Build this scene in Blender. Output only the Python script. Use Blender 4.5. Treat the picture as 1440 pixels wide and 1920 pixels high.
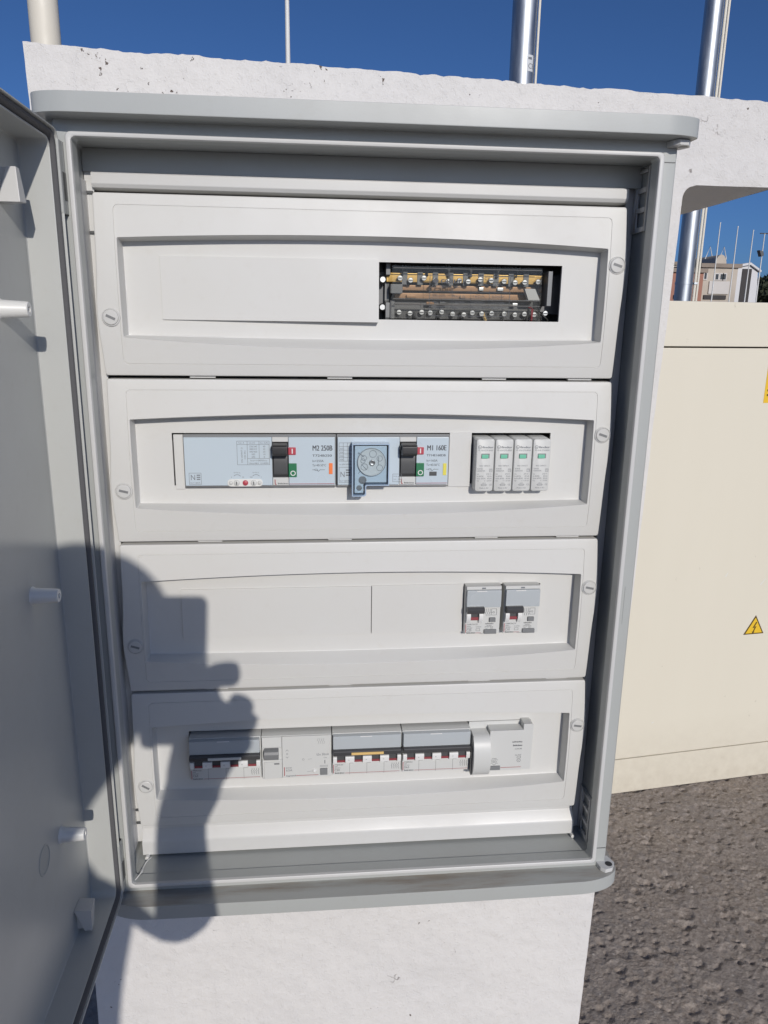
import bpy, bmesh, math, random
import numpy as np
from mathutils import Vector, Matrix

random.seed(7)
rng = np.random.default_rng(11)
for o in list(bpy.data.objects):
    bpy.data.objects.remove(o)
scene = bpy.context.scene
COL = scene.collection

# ------------------------------------------------------------------ camera
# working units below are millimetres; x right, y into the wall, z up with z = 0 at the top of the
# upper cover panel, which is GZ above the ground.
GZ = 1597.0
CAM = (176.57, -675.66, -97.16)
CR = np.array([[0.9956, -0.0927, 0.0137], [-0.0100, -0.2504, -0.9681], [0.0932, 0.9637, -0.2502]])
FPX = 1410.0


def V(x, y, z):
    return Vector((x / 1000.0, y / 1000.0, (z + GZ) / 1000.0))


cam_data = bpy.data.cameras.new('camera')
cam = bpy.data.objects.new('camera', cam_data)
COL.objects.link(cam)
m = Matrix((( CR[0][0], -CR[1][0], -CR[2][0], 0), (CR[0][1], -CR[1][1], -CR[2][1], 0),
            (CR[0][2], -CR[1][2], -CR[2][2], 0), (0, 0, 0, 1)))
q = m.to_quaternion(); q.normalize()
cam.matrix_world = Matrix.Translation(V(*CAM)) @ q.to_matrix().to_4x4()
cam_data.sensor_fit = 'HORIZONTAL'
cam_data.sensor_width = 36.0
cam_data.lens = FPX / 1440.0 * 36.0
cam_data.clip_start = 0.005
cam_data.clip_end = 3000.0
scene.camera = cam

# ------------------------------------------------------------------ light
SUN = Vector((0.2, -1.0, 0.406)).normalized()          # towards the sun
SUN_EL = math.asin(SUN.z)
SUN_ROT = math.atan2(SUN.x, SUN.y)
world = bpy.data.worlds.new('World')
scene.world = world
world.use_nodes = True
wn = world.node_tree.nodes; wl = world.node_tree.links
for n in list(wn): wn.remove(n)
sky = wn.new('ShaderNodeTexSky'); sky.sky_type = 'NISHITA'; sky.sun_disc = False
sky.sun_elevation = SUN_EL; sky.sun_rotation = SUN_ROT
sky.air_density = 0.6; sky.dust_density = 1.4; sky.ozone_density = 8.5; sky.altitude = 0
bg = wn.new('ShaderNodeBackground'); bg.inputs['Strength'].default_value = 0.079
wo = wn.new('ShaderNodeOutputWorld')
wl.new(sky.outputs[0], bg.inputs['Color']); wl.new(bg.outputs[0], wo.inputs['Surface'])

sun_data = bpy.data.lights.new('sun', 'SUN')
sun_data.energy = 2.9; sun_data.angle = math.radians(0.53); sun_data.color = (1.0, 0.942, 0.865)
sun = bpy.data.objects.new('sun', sun_data); COL.objects.link(sun)
sun.rotation_euler = SUN.to_track_quat('Z', 'Y').to_euler()
sun.location = (2, -6, 5)

scene.view_settings.view_transform = 'Standard'
scene.view_settings.look = 'None'
scene.view_settings.exposure = 0.0
scene.view_settings.gamma = 1.0
scene.view_settings.use_curve_mapping = False

# ------------------------------------------------------------------ materials
def newmat(name):
    mt = bpy.data.materials.new(name); mt.use_nodes = True
    nt = mt.node_tree
    return mt, nt, nt.nodes['Principled BSDF']


def node(nt, t, **kw):
    n = nt.nodes.new(t)
    for k, v in kw.items():
        if k in n.inputs: n.inputs[k].default_value = v
        else: setattr(n, k, v)
    return n


def noise(nt, scale, detail=4, rough=0.55, vec=None):
    n = nt.nodes.new('ShaderNodeTexNoise')
    n.inputs['Scale'].default_value = scale; n.inputs['Detail'].default_value = detail
    n.inputs['Roughness'].default_value = rough
    if vec is not None: nt.links.new(vec, n.inputs['Vector'])
    return n


def ramp(nt, src, stops):
    r = nt.nodes.new('ShaderNodeValToRGB')
    el = r.color_ramp.elements
    while len(el) < len(stops): el.new(0.5)
    for e, (p, c) in zip(el, stops):
        e.position = p; e.color = (c, c, c, 1) if isinstance(c, (int, float)) else (*c, 1)
    nt.links.new(src, r.inputs['Fac'])
    return r


def mixc(nt, fac, a, b):
    n = nt.nodes.new('ShaderNodeMix'); n.data_type = 'RGBA'
    for i, s in ((0, fac), (6, a), (7, b)):
        if hasattr(s, 'is_linked'): nt.links.new(s, n.inputs[i])
        elif isinstance(s, (int, float)): n.inputs[i].default_value = s
        else: n.inputs[i].default_value = (*s, 1)
    return n.outputs[2]


def mathn(nt, op, a, b=None):
    n = nt.nodes.new('ShaderNodeMath'); n.operation = op
    for i, s in enumerate((a, b)):
        if s is None: continue
        if hasattr(s, 'is_linked'): nt.links.new(s, n.inputs[i])
        else: n.inputs[i].default_value = s
    return n.outputs[0]


def objco(nt):
    g = nt.nodes.new('ShaderNodeNewGeometry')
    return g.outputs['Position']


def bump(nt, bsdf, h, strength, dist, prev=None):
    b = nt.nodes.new('ShaderNodeBump')
    b.inputs['Strength'].default_value = strength; b.inputs['Distance'].default_value = dist
    nt.links.new(h, b.inputs['Height'])
    if prev is not None: nt.links.new(prev.outputs[0], b.inputs['Normal'])
    nt.links.new(b.outputs[0], bsdf.inputs['Normal'])
    return b


def plastic(name, col, rough=0.42, dirt=0.06, bumps=0.03, tint=(0.45, 0.38, 0.30), spec=0.5):
    mt, nt, b = newmat(name)
    p = objco(nt)
    n1 = noise(nt, 7, 5, 0.6, p); n2 = noise(nt, 90, 3, 0.6, p)
    f = mathn(nt, 'MULTIPLY', ramp(nt, n1.outputs[0], [(0.42, 0), (0.75, 1)]).outputs[0], dirt)
    f2 = mathn(nt, 'MULTIPLY', ramp(nt, n2.outputs[0], [(0.58, 0), (0.78, 1)]).outputs[0], dirt * 0.8)
    c = mixc(nt, mathn(nt, 'ADD', f, f2), col, tuple(x * t * 1.5 for x, t in zip(col, tint)))
    nt.links.new(c, b.inputs['Base Color'])
    b.inputs['Roughness'].default_value = rough
    rr = ramp(nt, n1.outputs[0], [(0.3, rough - 0.06), (0.7, rough + 0.08)])
    nt.links.new(rr.outputs[0], b.inputs['Roughness'])
    b.inputs['Specular IOR Level'].default_value = spec
    n3 = noise(nt, 900, 2, 0.5, p)
    bump(nt, b, n3.outputs[0], bumps, 0.0004)
    return mt


def simple(name, col, rough=0.5, metal=0.0, spec=0.5):
    mt, nt, b = newmat(name)
    p = objco(nt)
    n1 = noise(nt, 160, 3, 0.6, p)
    c = mixc(nt, mathn(nt, 'MULTIPLY', n1.outputs[0], 0.25), col, tuple(x * 0.72 for x in col))
    nt.links.new(c, b.inputs['Base Color'])
    b.inputs['Roughness'].default_value = rough
    b.inputs['Metallic'].default_value = metal
    b.inputs['Specular IOR Level'].default_value = spec
    return mt


def clear(name, tint, gloss=0.06, rough=0.04, fres=0.6):
    mt, nt, b = newmat(name)
    nt.nodes.remove(b)
    out = nt.nodes['Material Output']
    t = nt.nodes.new('ShaderNodeBsdfTransparent'); t.inputs[0].default_value = (*tint, 1)
    g = nt.nodes.new('ShaderNodeBsdfGlossy'); g.inputs['Roughness'].default_value = rough
    fr = nt.nodes.new('ShaderNodeFresnel'); fr.inputs[0].default_value = 1.5
    f = mathn(nt, 'ADD', mathn(nt, 'MULTIPLY', fr.outputs[0], fres), gloss * 0.3)
    n = noise(nt, 60, 3, 0.5, objco(nt))
    bm_ = nt.nodes.new('ShaderNodeBump'); bm_.inputs['Strength'].default_value = 0.15; bm_.inputs['Distance'].default_value = 0.0008
    nt.links.new(n.outputs[0], bm_.inputs['Height']); nt.links.new(bm_.outputs[0], g.inputs['Normal'])
    mx = nt.nodes.new('ShaderNodeMixShader')
    nt.links.new(f, mx.inputs[0]); nt.links.new(t.outputs[0], mx.inputs[1]); nt.links.new(g.outputs[0], mx.inputs[2])
    nt.links.new(mx.outputs[0], out.inputs['Surface'])
    return mt


M = {}
M['door_grey'] = plastic('grey_door_plastic', (0.455, 0.465, 0.45), 0.36, 0.12, 0.05)
M['grey'] = plastic('grey_enclosure_plastic', (0.39, 0.405, 0.395), 0.42, 0.10, 0.05)
M['stained'] = plastic('grey_enclosure_plastic_stained', (0.39, 0.405, 0.395), 0.45, 0.10, 0.05)
def stain(mt):
    nt = mt.node_tree; b = nt.nodes['Principled BSDF']; p = objco(nt)
    mp = nt.nodes.new('ShaderNodeMapping'); mp.inputs['Scale'].default_value = (5, 40, 40); nt.links.new(p, mp.inputs[0])
    n = noise(nt, 1.6, 5, 0.65, mp.outputs[0])
    g = nt.nodes.new('ShaderNodeNewGeometry'); sp = nt.nodes.new('ShaderNodeSeparateXYZ'); nt.links.new(g.outputs['Normal'], sp.inputs[0])
    up = ramp(nt, sp.outputs[2], [(0.5, 0), (0.9, 1)]).outputs[0]
    f = mathn(nt, 'MULTIPLY', ramp(nt, n.outputs[0], [(0.45, 0.12), (0.68, 0.8)]).outputs[0], up)
    old = b.inputs['Base Color'].links[0].from_socket
    nt.links.new(mixc(nt, f, old, (0.24, 0.195, 0.15)), b.inputs['Base Color'])
stain(M['stained'])
M['panel'] = plastic('pale_panel_plastic', (0.60, 0.598, 0.58), 0.46, 0.085, 0.03)
M['panel2'] = plastic('pale_strip_plastic', (0.56, 0.56, 0.55), 0.38, 0.06, 0.03)
M['device'] = plastic('device_grey_plastic', (0.57, 0.575, 0.56), 0.46, 0.05, 0.02)
M['white_plastic'] = plastic('white_peg_plastic', (0.70, 0.70, 0.68), 0.35, 0.03, 0.02)
M['pale_blue'] = plastic('pale_blue_breaker_face', (0.50, 0.575, 0.63), 0.30, 0.03, 0.02)
M['window_blue'] = plastic('label_window_blue_grey', (0.43, 0.462, 0.482), 0.22, 0.03, 0.01)
M['black'] = simple('black_plastic', (0.022, 0.022, 0.024), 0.38)
M['toggle'] = simple('black_toggle_plastic', (0.06, 0.06, 0.063), 0.35)
M['dark_grey'] = simple('dark_grey_plastic', (0.075, 0.077, 0.08), 0.42)
M['mid_grey'] = simple('mid_grey_plastic', (0.20, 0.205, 0.21), 0.45)
M['interior'] = simple('interior_dark', (0.22, 0.22, 0.225), 0.6)
M['inner_rail'] = simple('inner_rail_paint', (0.17, 0.172, 0.18), 0.5)
M['gasket'] = simple('grey_rubber_gasket', (0.10, 0.10, 0.105), 0.8)
M['red'] = simple('red_plastic', (0.45, 0.06, 0.085), 0.4)
M['dull_red'] = simple('dull_red_flag', (0.26, 0.05, 0.06), 0.5)
M['green'] = simple('green_plastic', (0.02, 0.17, 0.075), 0.4)
M['mint'] = simple('mint_indicator', (0.17, 0.52, 0.36), 0.35)
M['orange'] = simple('orange_marker', (0.85, 0.21, 0.06), 0.5)
M['yellow'] = simple('yellow_marker', (0.72, 0.64, 0.10), 0.5)
M['tan'] = simple('tan_marker', (0.72, 0.49, 0.19), 0.5)
M['print'] = simple('dark_grey_print', (0.07, 0.075, 0.085), 0.6)
M['print_mid'] = simple('mid_grey_print', (0.17, 0.18, 0.20), 0.6)
M['print_red'] = simple('red_print', (0.33, 0.03, 0.04), 0.6)
M['print_white'] = simple('white_print', (0.75, 0.75, 0.74), 0.5)
M['steel'] = simple('zinc_screw', (0.50, 0.50, 0.49), 0.34, 1.0)
M['brass'] = simple('brass_bar', (0.38, 0.25, 0.09), 0.38, 1.0)
M['copper'] = simple('copper_bar', (0.23, 0.145, 0.09), 0.45, 1.0)
M['clear_cover'] = clear('clear_terminal_cover', (0.80, 0.80, 0.78), 0.05, 0.04, 0.3)
M['blue_clear'] = clear('blue_clear_cover', (0.93, 0.965, 0.99))
M['blue_edge'] = simple('blue_clear_edge', (0.37, 0.47, 0.60), 0.15)
M['sign_yellow'] = simple('warning_yellow', (0.78, 0.50, 0.035), 0.4)
M['sign_brown'] = simple('warning_dark_print', (0.075, 0.045, 0.01), 0.5)
M['white_paint'] = plastic('cream_white_paint', (0.68, 0.64, 0.55), 0.5, 0.05, 0.03)
M['lamp_white'] = simple('pole_white_paint', (0.68, 0.68, 0.66), 0.5)
M['sticker'] = simple('silver_sticker', (0.60, 0.62, 0.64), 0.5)
M['skin'] = simple('skin', (0.45, 0.27, 0.19), 0.5)
M['shirt'] = simple('grey_cotton', (0.32, 0.32, 0.33), 0.85)
M['trousers'] = simple('dark_denim', (0.04, 0.05, 0.08), 0.85)
M['hair'] = simple('dark_hair', (0.02, 0.015, 0.012), 0.6)
M['leather'] = simple('black_leather', (0.03, 0.028, 0.025), 0.5)


def mk_galv():
    mt, nt, b = newmat('galvanised_steel')
    p = objco(nt)
    mp = nt.nodes.new('ShaderNodeMapping'); mp.inputs['Scale'].default_value = (1, 1, 0.12)
    nt.links.new(p, mp.inputs[0])
    n = noise(nt, 40, 5, 0.6, mp.outputs[0])
    c = ramp(nt, n.outputs[0], [(0.3, (0.34, 0.36, 0.39)), (0.7, (0.52, 0.55, 0.58))])
    nt.links.new(c.outputs[0], b.inputs['Base Color'])
    b.inputs['Metallic'].default_value = 1.0
    r = ramp(nt, n.outputs[0], [(0.3, 0.40), (0.7, 0.54)])
    nt.links.new(r.outputs[0], b.inputs['Roughness'])
    return mt


M['galv'] = mk_galv()


def mk_wall():
    mt, nt, b = newmat('rough_white_masonry_paint')
    p = objco(nt)
    n1 = noise(nt, 3.0, 5, 0.6, p); n2 = noise(nt, 40, 6, 0.65, p); n3 = noise(nt, 160, 4, 0.7, p); n4 = noise(nt, 420, 2, 0.6, p)
    base = mixc(nt, ramp(nt, n1.outputs[0], [(0.35, 0), (0.7, 1)]).outputs[0], (0.68, 0.66, 0.635), (0.63, 0.615, 0.60))
    base = mixc(nt, ramp(nt, n3.outputs[0], [(0.64, 0), (0.74, 0.18)]).outputs[0], base, (0.50, 0.49, 0.48))
    # chipped spots, gathered in clusters and mostly along the top edge
    sep = nt.nodes.new('ShaderNodeSeparateXYZ'); nt.links.new(p, sep.inputs[0])
    zz = nt.nodes.new('ShaderNodeMapRange'); nt.links.new(sep.outputs[2], zz.inputs[0])
    zz.inputs['From Min'].default_value = 1.66; zz.inputs['From Max'].default_value = 1.745
    chip = noise(nt, 150, 4, 0.6, p)
    clus = noise(nt, 13, 3, 0.5, p)
    k = mathn(nt, 'ADD', chip.outputs[0], mathn(nt, 'MULTIPLY', clus.outputs[0], 0.42))
    k = mathn(nt, 'ADD', k, mathn(nt, 'MULTIPLY', zz.outputs[0], 0.085))
    chipm = ramp(nt, k, [(0.975, 0), (0.985, 1)]).outputs[0]
    # hairline cracks
    cw = noise(nt, 2.3, 7, 0.62, p)
    d = mathn(nt, 'ABSOLUTE', mathn(nt, 'SUBTRACT', cw.outputs[0], 0.5))
    cm = ramp(nt, d, [(0.0004, 1), (0.0014, 0)]).outputs[0]
    gate = ramp(nt, noise(nt, 6, 2, 0.5, p).outputs[0], [(0.56, 0), (0.60, 1)]).outputs[0]
    brk = ramp(nt, noise(nt, 120, 2, 0.5, p).outputs[0], [(0.45, 0.0), (0.55, 1)]).outputs[0]
    cm = mathn(nt, 'MULTIPLY', mathn(nt, 'MULTIPLY', cm, gate), brk)
    dark = mathn(nt, 'MAXIMUM', chipm, mathn(nt, 'MULTIPLY', cm, 0.75))
    c = mixc(nt, dark, base, (0.13, 0.10, 0.085))
    nt.links.new(c, b.inputs['Base Color'])
    b.inputs['Roughness'].default_value = 0.82
    b.inputs['Specular IOR Level'].default_value = 0.25
    pits = ramp(nt, n3.outputs[0], [(0.55, 1), (0.68, 0)]).outputs[0]
    h = mathn(nt, 'ADD', mathn(nt, 'MULTIPLY', n2.outputs[0], 1.4), mathn(nt, 'MULTIPLY', pits, 0.25))
    h = mathn(nt, 'ADD', h, mathn(nt, 'MULTIPLY', n4.outputs[0], 0.18))
    h = mathn(nt, 'SUBTRACT', h, mathn(nt, 'MULTIPLY', dark, 0.8))
    bump(nt, b, h, 0.75, 0.0024)
    return mt


M['wall'] = mk_wall()


def mk_beige():
    mt, nt, b = newmat('beige_cabinet_paint')
    p = objco(nt)
    mp = nt.nodes.new('ShaderNodeMapping'); mp.inputs['Scale'].default_value = (6, 6, 0.8)
    nt.links.new(p, mp.inputs[0])
    n1 = noise(nt, 1.0, 5, 0.6, mp.outputs[0]); n2 = noise(nt, 30, 4, 0.6, p)
    c = mixc(nt, ramp(nt, n1.outputs[0], [(0.35, 0), (0.7, 0.3)]).outputs[0], (0.685, 0.64, 0.53), (0.645, 0.60, 0.49))
    c = mixc(nt, ramp(nt, n2.outputs[0], [(0.70, 0), (0.76, 0.5)]).outputs[0], c, (0.42, 0.37, 0.28))
    # grime that washed down from the lid seam and splash dirt at the plinth
    sep = nt.nodes.new('ShaderNodeSeparateXYZ'); nt.links.new(p, sep.inputs[0])
    r = nt.nodes.new('ShaderNodeMapRange'); nt.links.new(sep.outputs[2], r.inputs[0])
    r.inputs['From Min'].default_value = 0.26; r.inputs['From Max'].default_value = 0.0
    g = mathn(nt, 'MULTIPLY', r.outputs[0], ramp(nt, n2.outputs[0], [(0.3, 0.12), (0.7, 0.42)]).outputs[0])
    c = mixc(nt, g, c, (0.40, 0.34, 0.26))
    nt.links.new(c, b.inputs['Base Color'])
    b.inputs['Roughness'].default_value = 0.5
    bump(nt, b, n2.outputs[0], 0.1, 0.001)
    return mt


M['beige'] = mk_beige()


def mk_ground():
    mt, nt, b = newmat('weathered_asphalt')
    p = objco(nt)
    v = nt.nodes.new('ShaderNodeTexVoronoi'); v.inputs['Scale'].default_value = 85; nt.links.new(p, v.inputs['Vector'])
    n1 = noise(nt, 4, 5, 0.6, p); n2 = noise(nt, 60, 6, 0.7, p); n3 = noise(nt, 260, 3, 0.7, p)
    c = mixc(nt, ramp(nt, n2.outputs[0], [(0.36, 0), (0.64, 1)]).outputs[0], (0.23, 0.188, 0.155), (0.42, 0.362, 0.31))
    c = mixc(nt, ramp(nt, n1.outputs[0], [(0.35, 0), (0.68, 0.55)]).outputs[0], c, (0.25, 0.222, 0.205))
    sp = nt.nodes.new('ShaderNodeSeparateColor'); nt.links.new(v.outputs['Color'], sp.inputs[0])
    c = mixc(nt, ramp(nt, sp.outputs[0], [(0.72, 0), (0.95, 0.5)]).outputs[0], c, (0.22, 0.20, 0.19))
    pale = mathn(nt, 'MULTIPLY', ramp(nt, sp.outputs[1], [(0.90, 0), (0.93, 1)]).outputs[0], ramp(nt, v.outputs['Distance'], [(0.15, 1), (0.3, 0)]).outputs[0])
    c = mixc(nt, mathn(nt, 'MULTIPLY', pale, 0.6), c, (0.58, 0.53, 0.47))
    c = mixc(nt, ramp(nt, n3.outputs[0], [(0.66, 0), (0.74, 0.6)]).outputs[0], c, (0.50, 0.45, 0.39))
    nt.links.new(c, b.inputs['Base Color'])
    b.inputs['Roughness'].default_value = 0.85
    b.inputs['Specular IOR Level'].default_value = 0.3
    h = mathn(nt, 'ADD', n2.outputs[0], mathn(nt, 'MULTIPLY', n3.outputs[0], 0.5))
    v2 = nt.nodes.new('ShaderNodeTexVoronoi'); v2.inputs['Scale'].default_value = 120; nt.links.new(p, v2.inputs['Vector'])
    h = mathn(nt, 'SUBTRACT', h, mathn(nt, 'MULTIPLY', v2.outputs['Distance'], 0.22))
    bump(nt, b, h, 0.9, 0.005)
    return mt


M['ground'] = mk_ground()


def facade(name, col, var=0.2):
    mt, nt, b = newmat(name)
    n = noise(nt, 0.8, 5, 0.6, objco(nt))
    c = mixc(nt, ramp(nt, n.outputs[0], [(0.3, 0), (0.7, 1)]).outputs[0], col, tuple(x * (1 - var) for x in col))
    nt.links.new(c, b.inputs['Base Color']); b.inputs['Roughness'].default_value = 0.8
    return mt


M['f_beige'] = facade('beige_render', (0.50, 0.44, 0.37))
M['f_red'] = facade('red_brick_render', (0.36, 0.17, 0.12))
M['f_white'] = facade('white_cladding', (0.62, 0.62, 0.63), 0.08)
M['f_pale'] = facade('pale_sign_board', (0.58, 0.55, 0.52), 0.08)
M['f_dark'] = facade('dark_opening', (0.05, 0.045, 0.045))
M['f_roof'] = facade('grey_brown_roof', (0.27, 0.22, 0.18))
M['f_glass'] = simple('far_window_glass', (0.04, 0.045, 0.05), 0.15)
M['leaf'] = facade('dark_far_mass', (0.045, 0.055, 0.03), 0.5)
M['bark'] = facade('bark', (0.10, 0.07, 0.05))

# ------------------------------------------------------------------ mesh helpers
ORIGIN = {}                                     # world origin (mm) of each parent


class MB:
    def __init__(s):
        s.v = []; s.f = []

    def add(s, vs, fs):
        o = len(s.v); s.v += [tuple(v) for v in vs]; s.f += [tuple(i + o for i in f) for f in fs]
        return s

    def box(s, x0, x1, y0, y1, z0, z1):
        return s.add([(x0, y0, z0), (x1, y0, z0), (x1, y1, z0), (x0, y1, z0), (x0, y0, z1), (x1, y0, z1), (x1, y1, z1), (x0, y1, z1)],
                     [(0, 3, 2, 1), (4, 5, 6, 7), (0, 1, 5, 4), (1, 2, 6, 5), (2, 3, 7, 6), (3, 0, 4, 7)])

    def prism(s, pts, axis, a, b):
        """pts: outline in the two other axes (x: (y,z), y: (x,z), z: (x,y)), extruded from a to b"""
        def mk(p, t):
            return {'x': (t, p[0], p[1]), 'y': (p[0], t, p[1]), 'z': (p[0], p[1], t)}[axis]
        n = len(pts)
        vs = [mk(p, a) for p in pts] + [mk(p, b) for p in pts]
        fs = [tuple(range(n))[::-1], tuple(range(n, 2 * n))] + [(i, (i + 1) % n, n + (i + 1) % n, n + i) for i in range(n)]
        return s.add(vs, fs)

    def loops(s, ls, cap0=False, cap1=False):
        n = len(ls[0]); vs = [p for l in ls for p in l]; fs = []
        for k in range(len(ls) - 1):
            for i in range(n):
                j = (i + 1) % n
                fs.append((k * n + i, k * n + j, (k + 1) * n + j, (k + 1) * n + i))
        if cap0: fs.append(tuple(range(n))[::-1])
        if cap1: fs.append(tuple((len(ls) - 1) * n + i for i in range(n)))
        return s.add(vs, fs)

    def lathe(s, c, axis, prof, n=20, cap=True):
        """prof: (radius, offset along axis)"""
        ls = []
        for r, t in prof:
            l = []
            for i in range(n):
                a = 2 * math.pi * i / n
                u, w = r * math.cos(a), r * math.sin(a)
                l.append({'x': (c[0] + t, c[1] + u, c[2] + w), 'y': (c[0] + u, c[1] + t, c[2] + w), 'z': (c[0] + u, c[1] + w, c[2] + t)}[axis])
            ls.append(l)
        return s.loops(ls, cap, cap)

    def tube(s, pts, r, n=8):
        rs = r if isinstance(r, (list, tuple)) else [r] * len(pts)
        ls = []
        P = [Vector(p) for p in pts]
        for i, p in enumerate(P):
            d = (P[min(i + 1, len(P) - 1)] - P[max(i - 1, 0)]).normalized()
            a = d.cross(Vector((0.31, 0.2, 0.93))); a.normalize(); b = d.cross(a)
            ls.append([tuple(p + (a * math.cos(2 * math.pi * k / n) + b * math.sin(2 * math.pi * k / n)) * rs[i]) for k in range(n)])
        return s.loops(ls, True, True)

    def build(s, name, mat, parent=None, bevel=0.0, smooth=35, seg=2, recalc=True, wn=False):
        me = bpy.data.meshes.new(name)
        ox, oy, oz = ORIGIN.get(parent, (0, 0, 0)) if parent else getattr(s, 'org', (0, 0, -GZ))
        if parent and parent not in ORIGIN: raise KeyError(parent)
        me.from_pydata([((x - ox) / 1000, (y - oy) / 1000, (z - oz) / 1000) for x, y, z in s.v], [], s.f)
        if recalc or bevel:
            bm = bmesh.new(); bm.from_mesh(me)
            bmesh.ops.remove_doubles(bm, verts=bm.verts, dist=1e-6)
            bmesh.ops.recalc_face_normals(bm, faces=bm.faces)
            if bevel:
                es = [e for e in bm.edges if len(e.link_faces) == 2 and e.calc_face_angle(0) > math.radians(30)]
                bmesh.ops.bevel(bm, geom=es, offset=bevel / 1000, segments=seg, profile=0.6, affect='EDGES', clamp_overlap=True)
            bm.to_mesh(me); bm.free()
        for p in me.polygons: p.use_smooth = True
        me.set_sharp_from_angle(angle=math.radians(smooth))
        me.materials.append(M[mat] if isinstance(mat, str) else mat)
        o = bpy.data.objects.new(name, me); COL.objects.link(o)
        if bevel or wn:
            w = o.modifiers.new('normals', 'WEIGHTED_NORMAL'); w.keep_sharp = True; w.weight = 80
        if parent: o.parent = parent
        else: o.location = (ox / 1000, oy / 1000, (oz + GZ) / 1000)
        ORIGIN[o] = (ox, oy, oz)
        return o


def tag(o, label, cat, group=None):
    o['label'] = label; o['category'] = cat
    if group: o['group'] = group
    return o


def thing(name, label, cat, base, group=None):
    o = bpy.data.objects.new(name, None); COL.objects.link(o)
    o.empty_display_size = 0.02
    o.location = V(*base)
    ORIGIN[o] = tuple(base)
    return tag(o, label, cat, group)


def rrect(x0, x1, zb, zt, r, ns=10, nc=4, at=0.0, ab=0.0, wob=None):
    """rounded rectangle outline, optional arched top / bottom and side offset function"""
    xm, hw = (x0 + x1) / 2, (x1 - x0) / 2
    pts = []
    def arc(cx, cz, a0):
        for k in range(nc + 1):
            a = a0 + math.pi / 2 * k / nc
            pts.append((cx + r * math.cos(a), cz + r * math.sin(a)))
    arc(x0 + r, zb + r, math.pi)
    for k in range(1, ns): pts.append((x0 + r + (x1 - x0 - 2 * r) * k / ns, zb))
    arc(x1 - r, zb + r, 1.5 * math.pi)
    for k in range(1, ns): pts.append((x1, zb + r + (zt - zb - 2 * r) * k / ns))
    arc(x1 - r, zt - r, 0)
    for k in range(1, ns): pts.append((x1 - r - (x1 - x0 - 2 * r) * k / ns, zt))
    arc(x0 + r, zt - r, math.pi / 2)
    for k in range(1, ns): pts.append((x0, zt - r - (zt - zb - 2 * r) * k / ns))
    zm = (zb + zt) / 2
    out = []
    for x, z in pts:
        t = 1 - min(1, abs((x - xm) / hw)) ** 2
        if z > zm: z2 = z + at * t * (z - zm) / (zt - zm)
        else: z2 = z - ab * t * (zm - z) / (zm - zb)
        if wob:
            side = 1 if x > xm else -1
            x = x + wob(side, z) * max(0, (abs(x - xm) / hw - 0.9) / 0.1)
        out.append((x, z2))
    return out


FONT_CACHE = {}


def glyphs(s):
    """flat mesh of a string at size 1, (verts, faces, width)"""
    if s in FONT_CACHE: return FONT_CACHE[s]
    cu = bpy.data.curves.new('t', 'FONT'); cu.body = s; cu.size = 1.0; cu.resolution_u = 3
    ob = bpy.data.objects.new('t', cu); COL.objects.link(ob)
    dg = bpy.context.evaluated_depsgraph_get()
    me = ob.evaluated_get(dg).to_mesh()
    vs = [(v.co.x, v.co.y) for v in me.vertices]; fs = [tuple(p.vertices) for p in me.polygons]
    ob.evaluated_get(dg).to_mesh_clear()
    bpy.data.objects.remove(ob); bpy.data.curves.remove(cu)
    w = max([v[0] for v in vs], default=0)
    FONT_CACHE[s] = (vs, fs, w)
    return FONT_CACHE[s]


def text(mb, s, x, z, h, y, align='l', width=None, rot=0, bold=0):
    """cap height h; optional fixed width; laid flat on a plane y facing the viewer"""
    vs, fs, w = glyphs(s)
    k = h / 0.70
    sx = k if width is None else width / max(w, 1e-6)
    off = {'l': 0, 'c': -w * sx / 2, 'r': -w * sx}[align]
    for dx in ((0,) if not bold else (0, bold)):
        out = []
        for a, b in vs:
            u, t = a * sx + off + dx, b * k
            if rot == 90: u, t = -t, u
            out.append((x + u, y - dx * 0.02, z + t))
        mb.add(out, fs)
    return mb


def strip(mb, x0, x1, z0, z1, y):
    return mb.add([(x0, y, z0), (x1, y, z0), (x1, y, z1), (x0, y, z1)], [(0, 1, 2, 3)])


def frame(mb, x0, x1, z0, z1, w, y):
    strip(mb, x0, x1, z0, z0 + w, y); strip(mb, x0, x1, z1 - w, z1, y)
    strip(mb, x0, x0 + w, z0 + w, z1 - w, y); strip(mb, x1 - w, x1, z0 + w, z1 - w, y)
    return mb


def ring(mb, x, z, r, w, y, n=20, a0=0, a1=2 * math.pi):
    vs = []; fs = []
    for i in range(n + 1):
        a = a0 + (a1 - a0) * i / n
        vs += [(x + (r - w) * math.cos(a), y, z + (r - w) * math.sin(a)), (x + r * math.cos(a), y, z + r * math.sin(a))]
        if i: fs.append((2 * i - 2, 2 * i - 1, 2 * i + 1, 2 * i))
    return mb.add(vs, fs)


def line(mb, pts, w, y):
    for (xa, za), (xb, zb) in zip(pts, pts[1:]):
        d = Vector((xb - xa, zb - za)); L = d.length or 1; nx, nz = -d.y / L * w / 2, d.x / L * w / 2
        mb.add([(xa - nx, y, za - nz), (xb - nx, y, zb - nz), (xb + nx, y, zb + nz), (xa + nx, y, za + nz)], [(0, 1, 2, 3)])
    return mb


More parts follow.
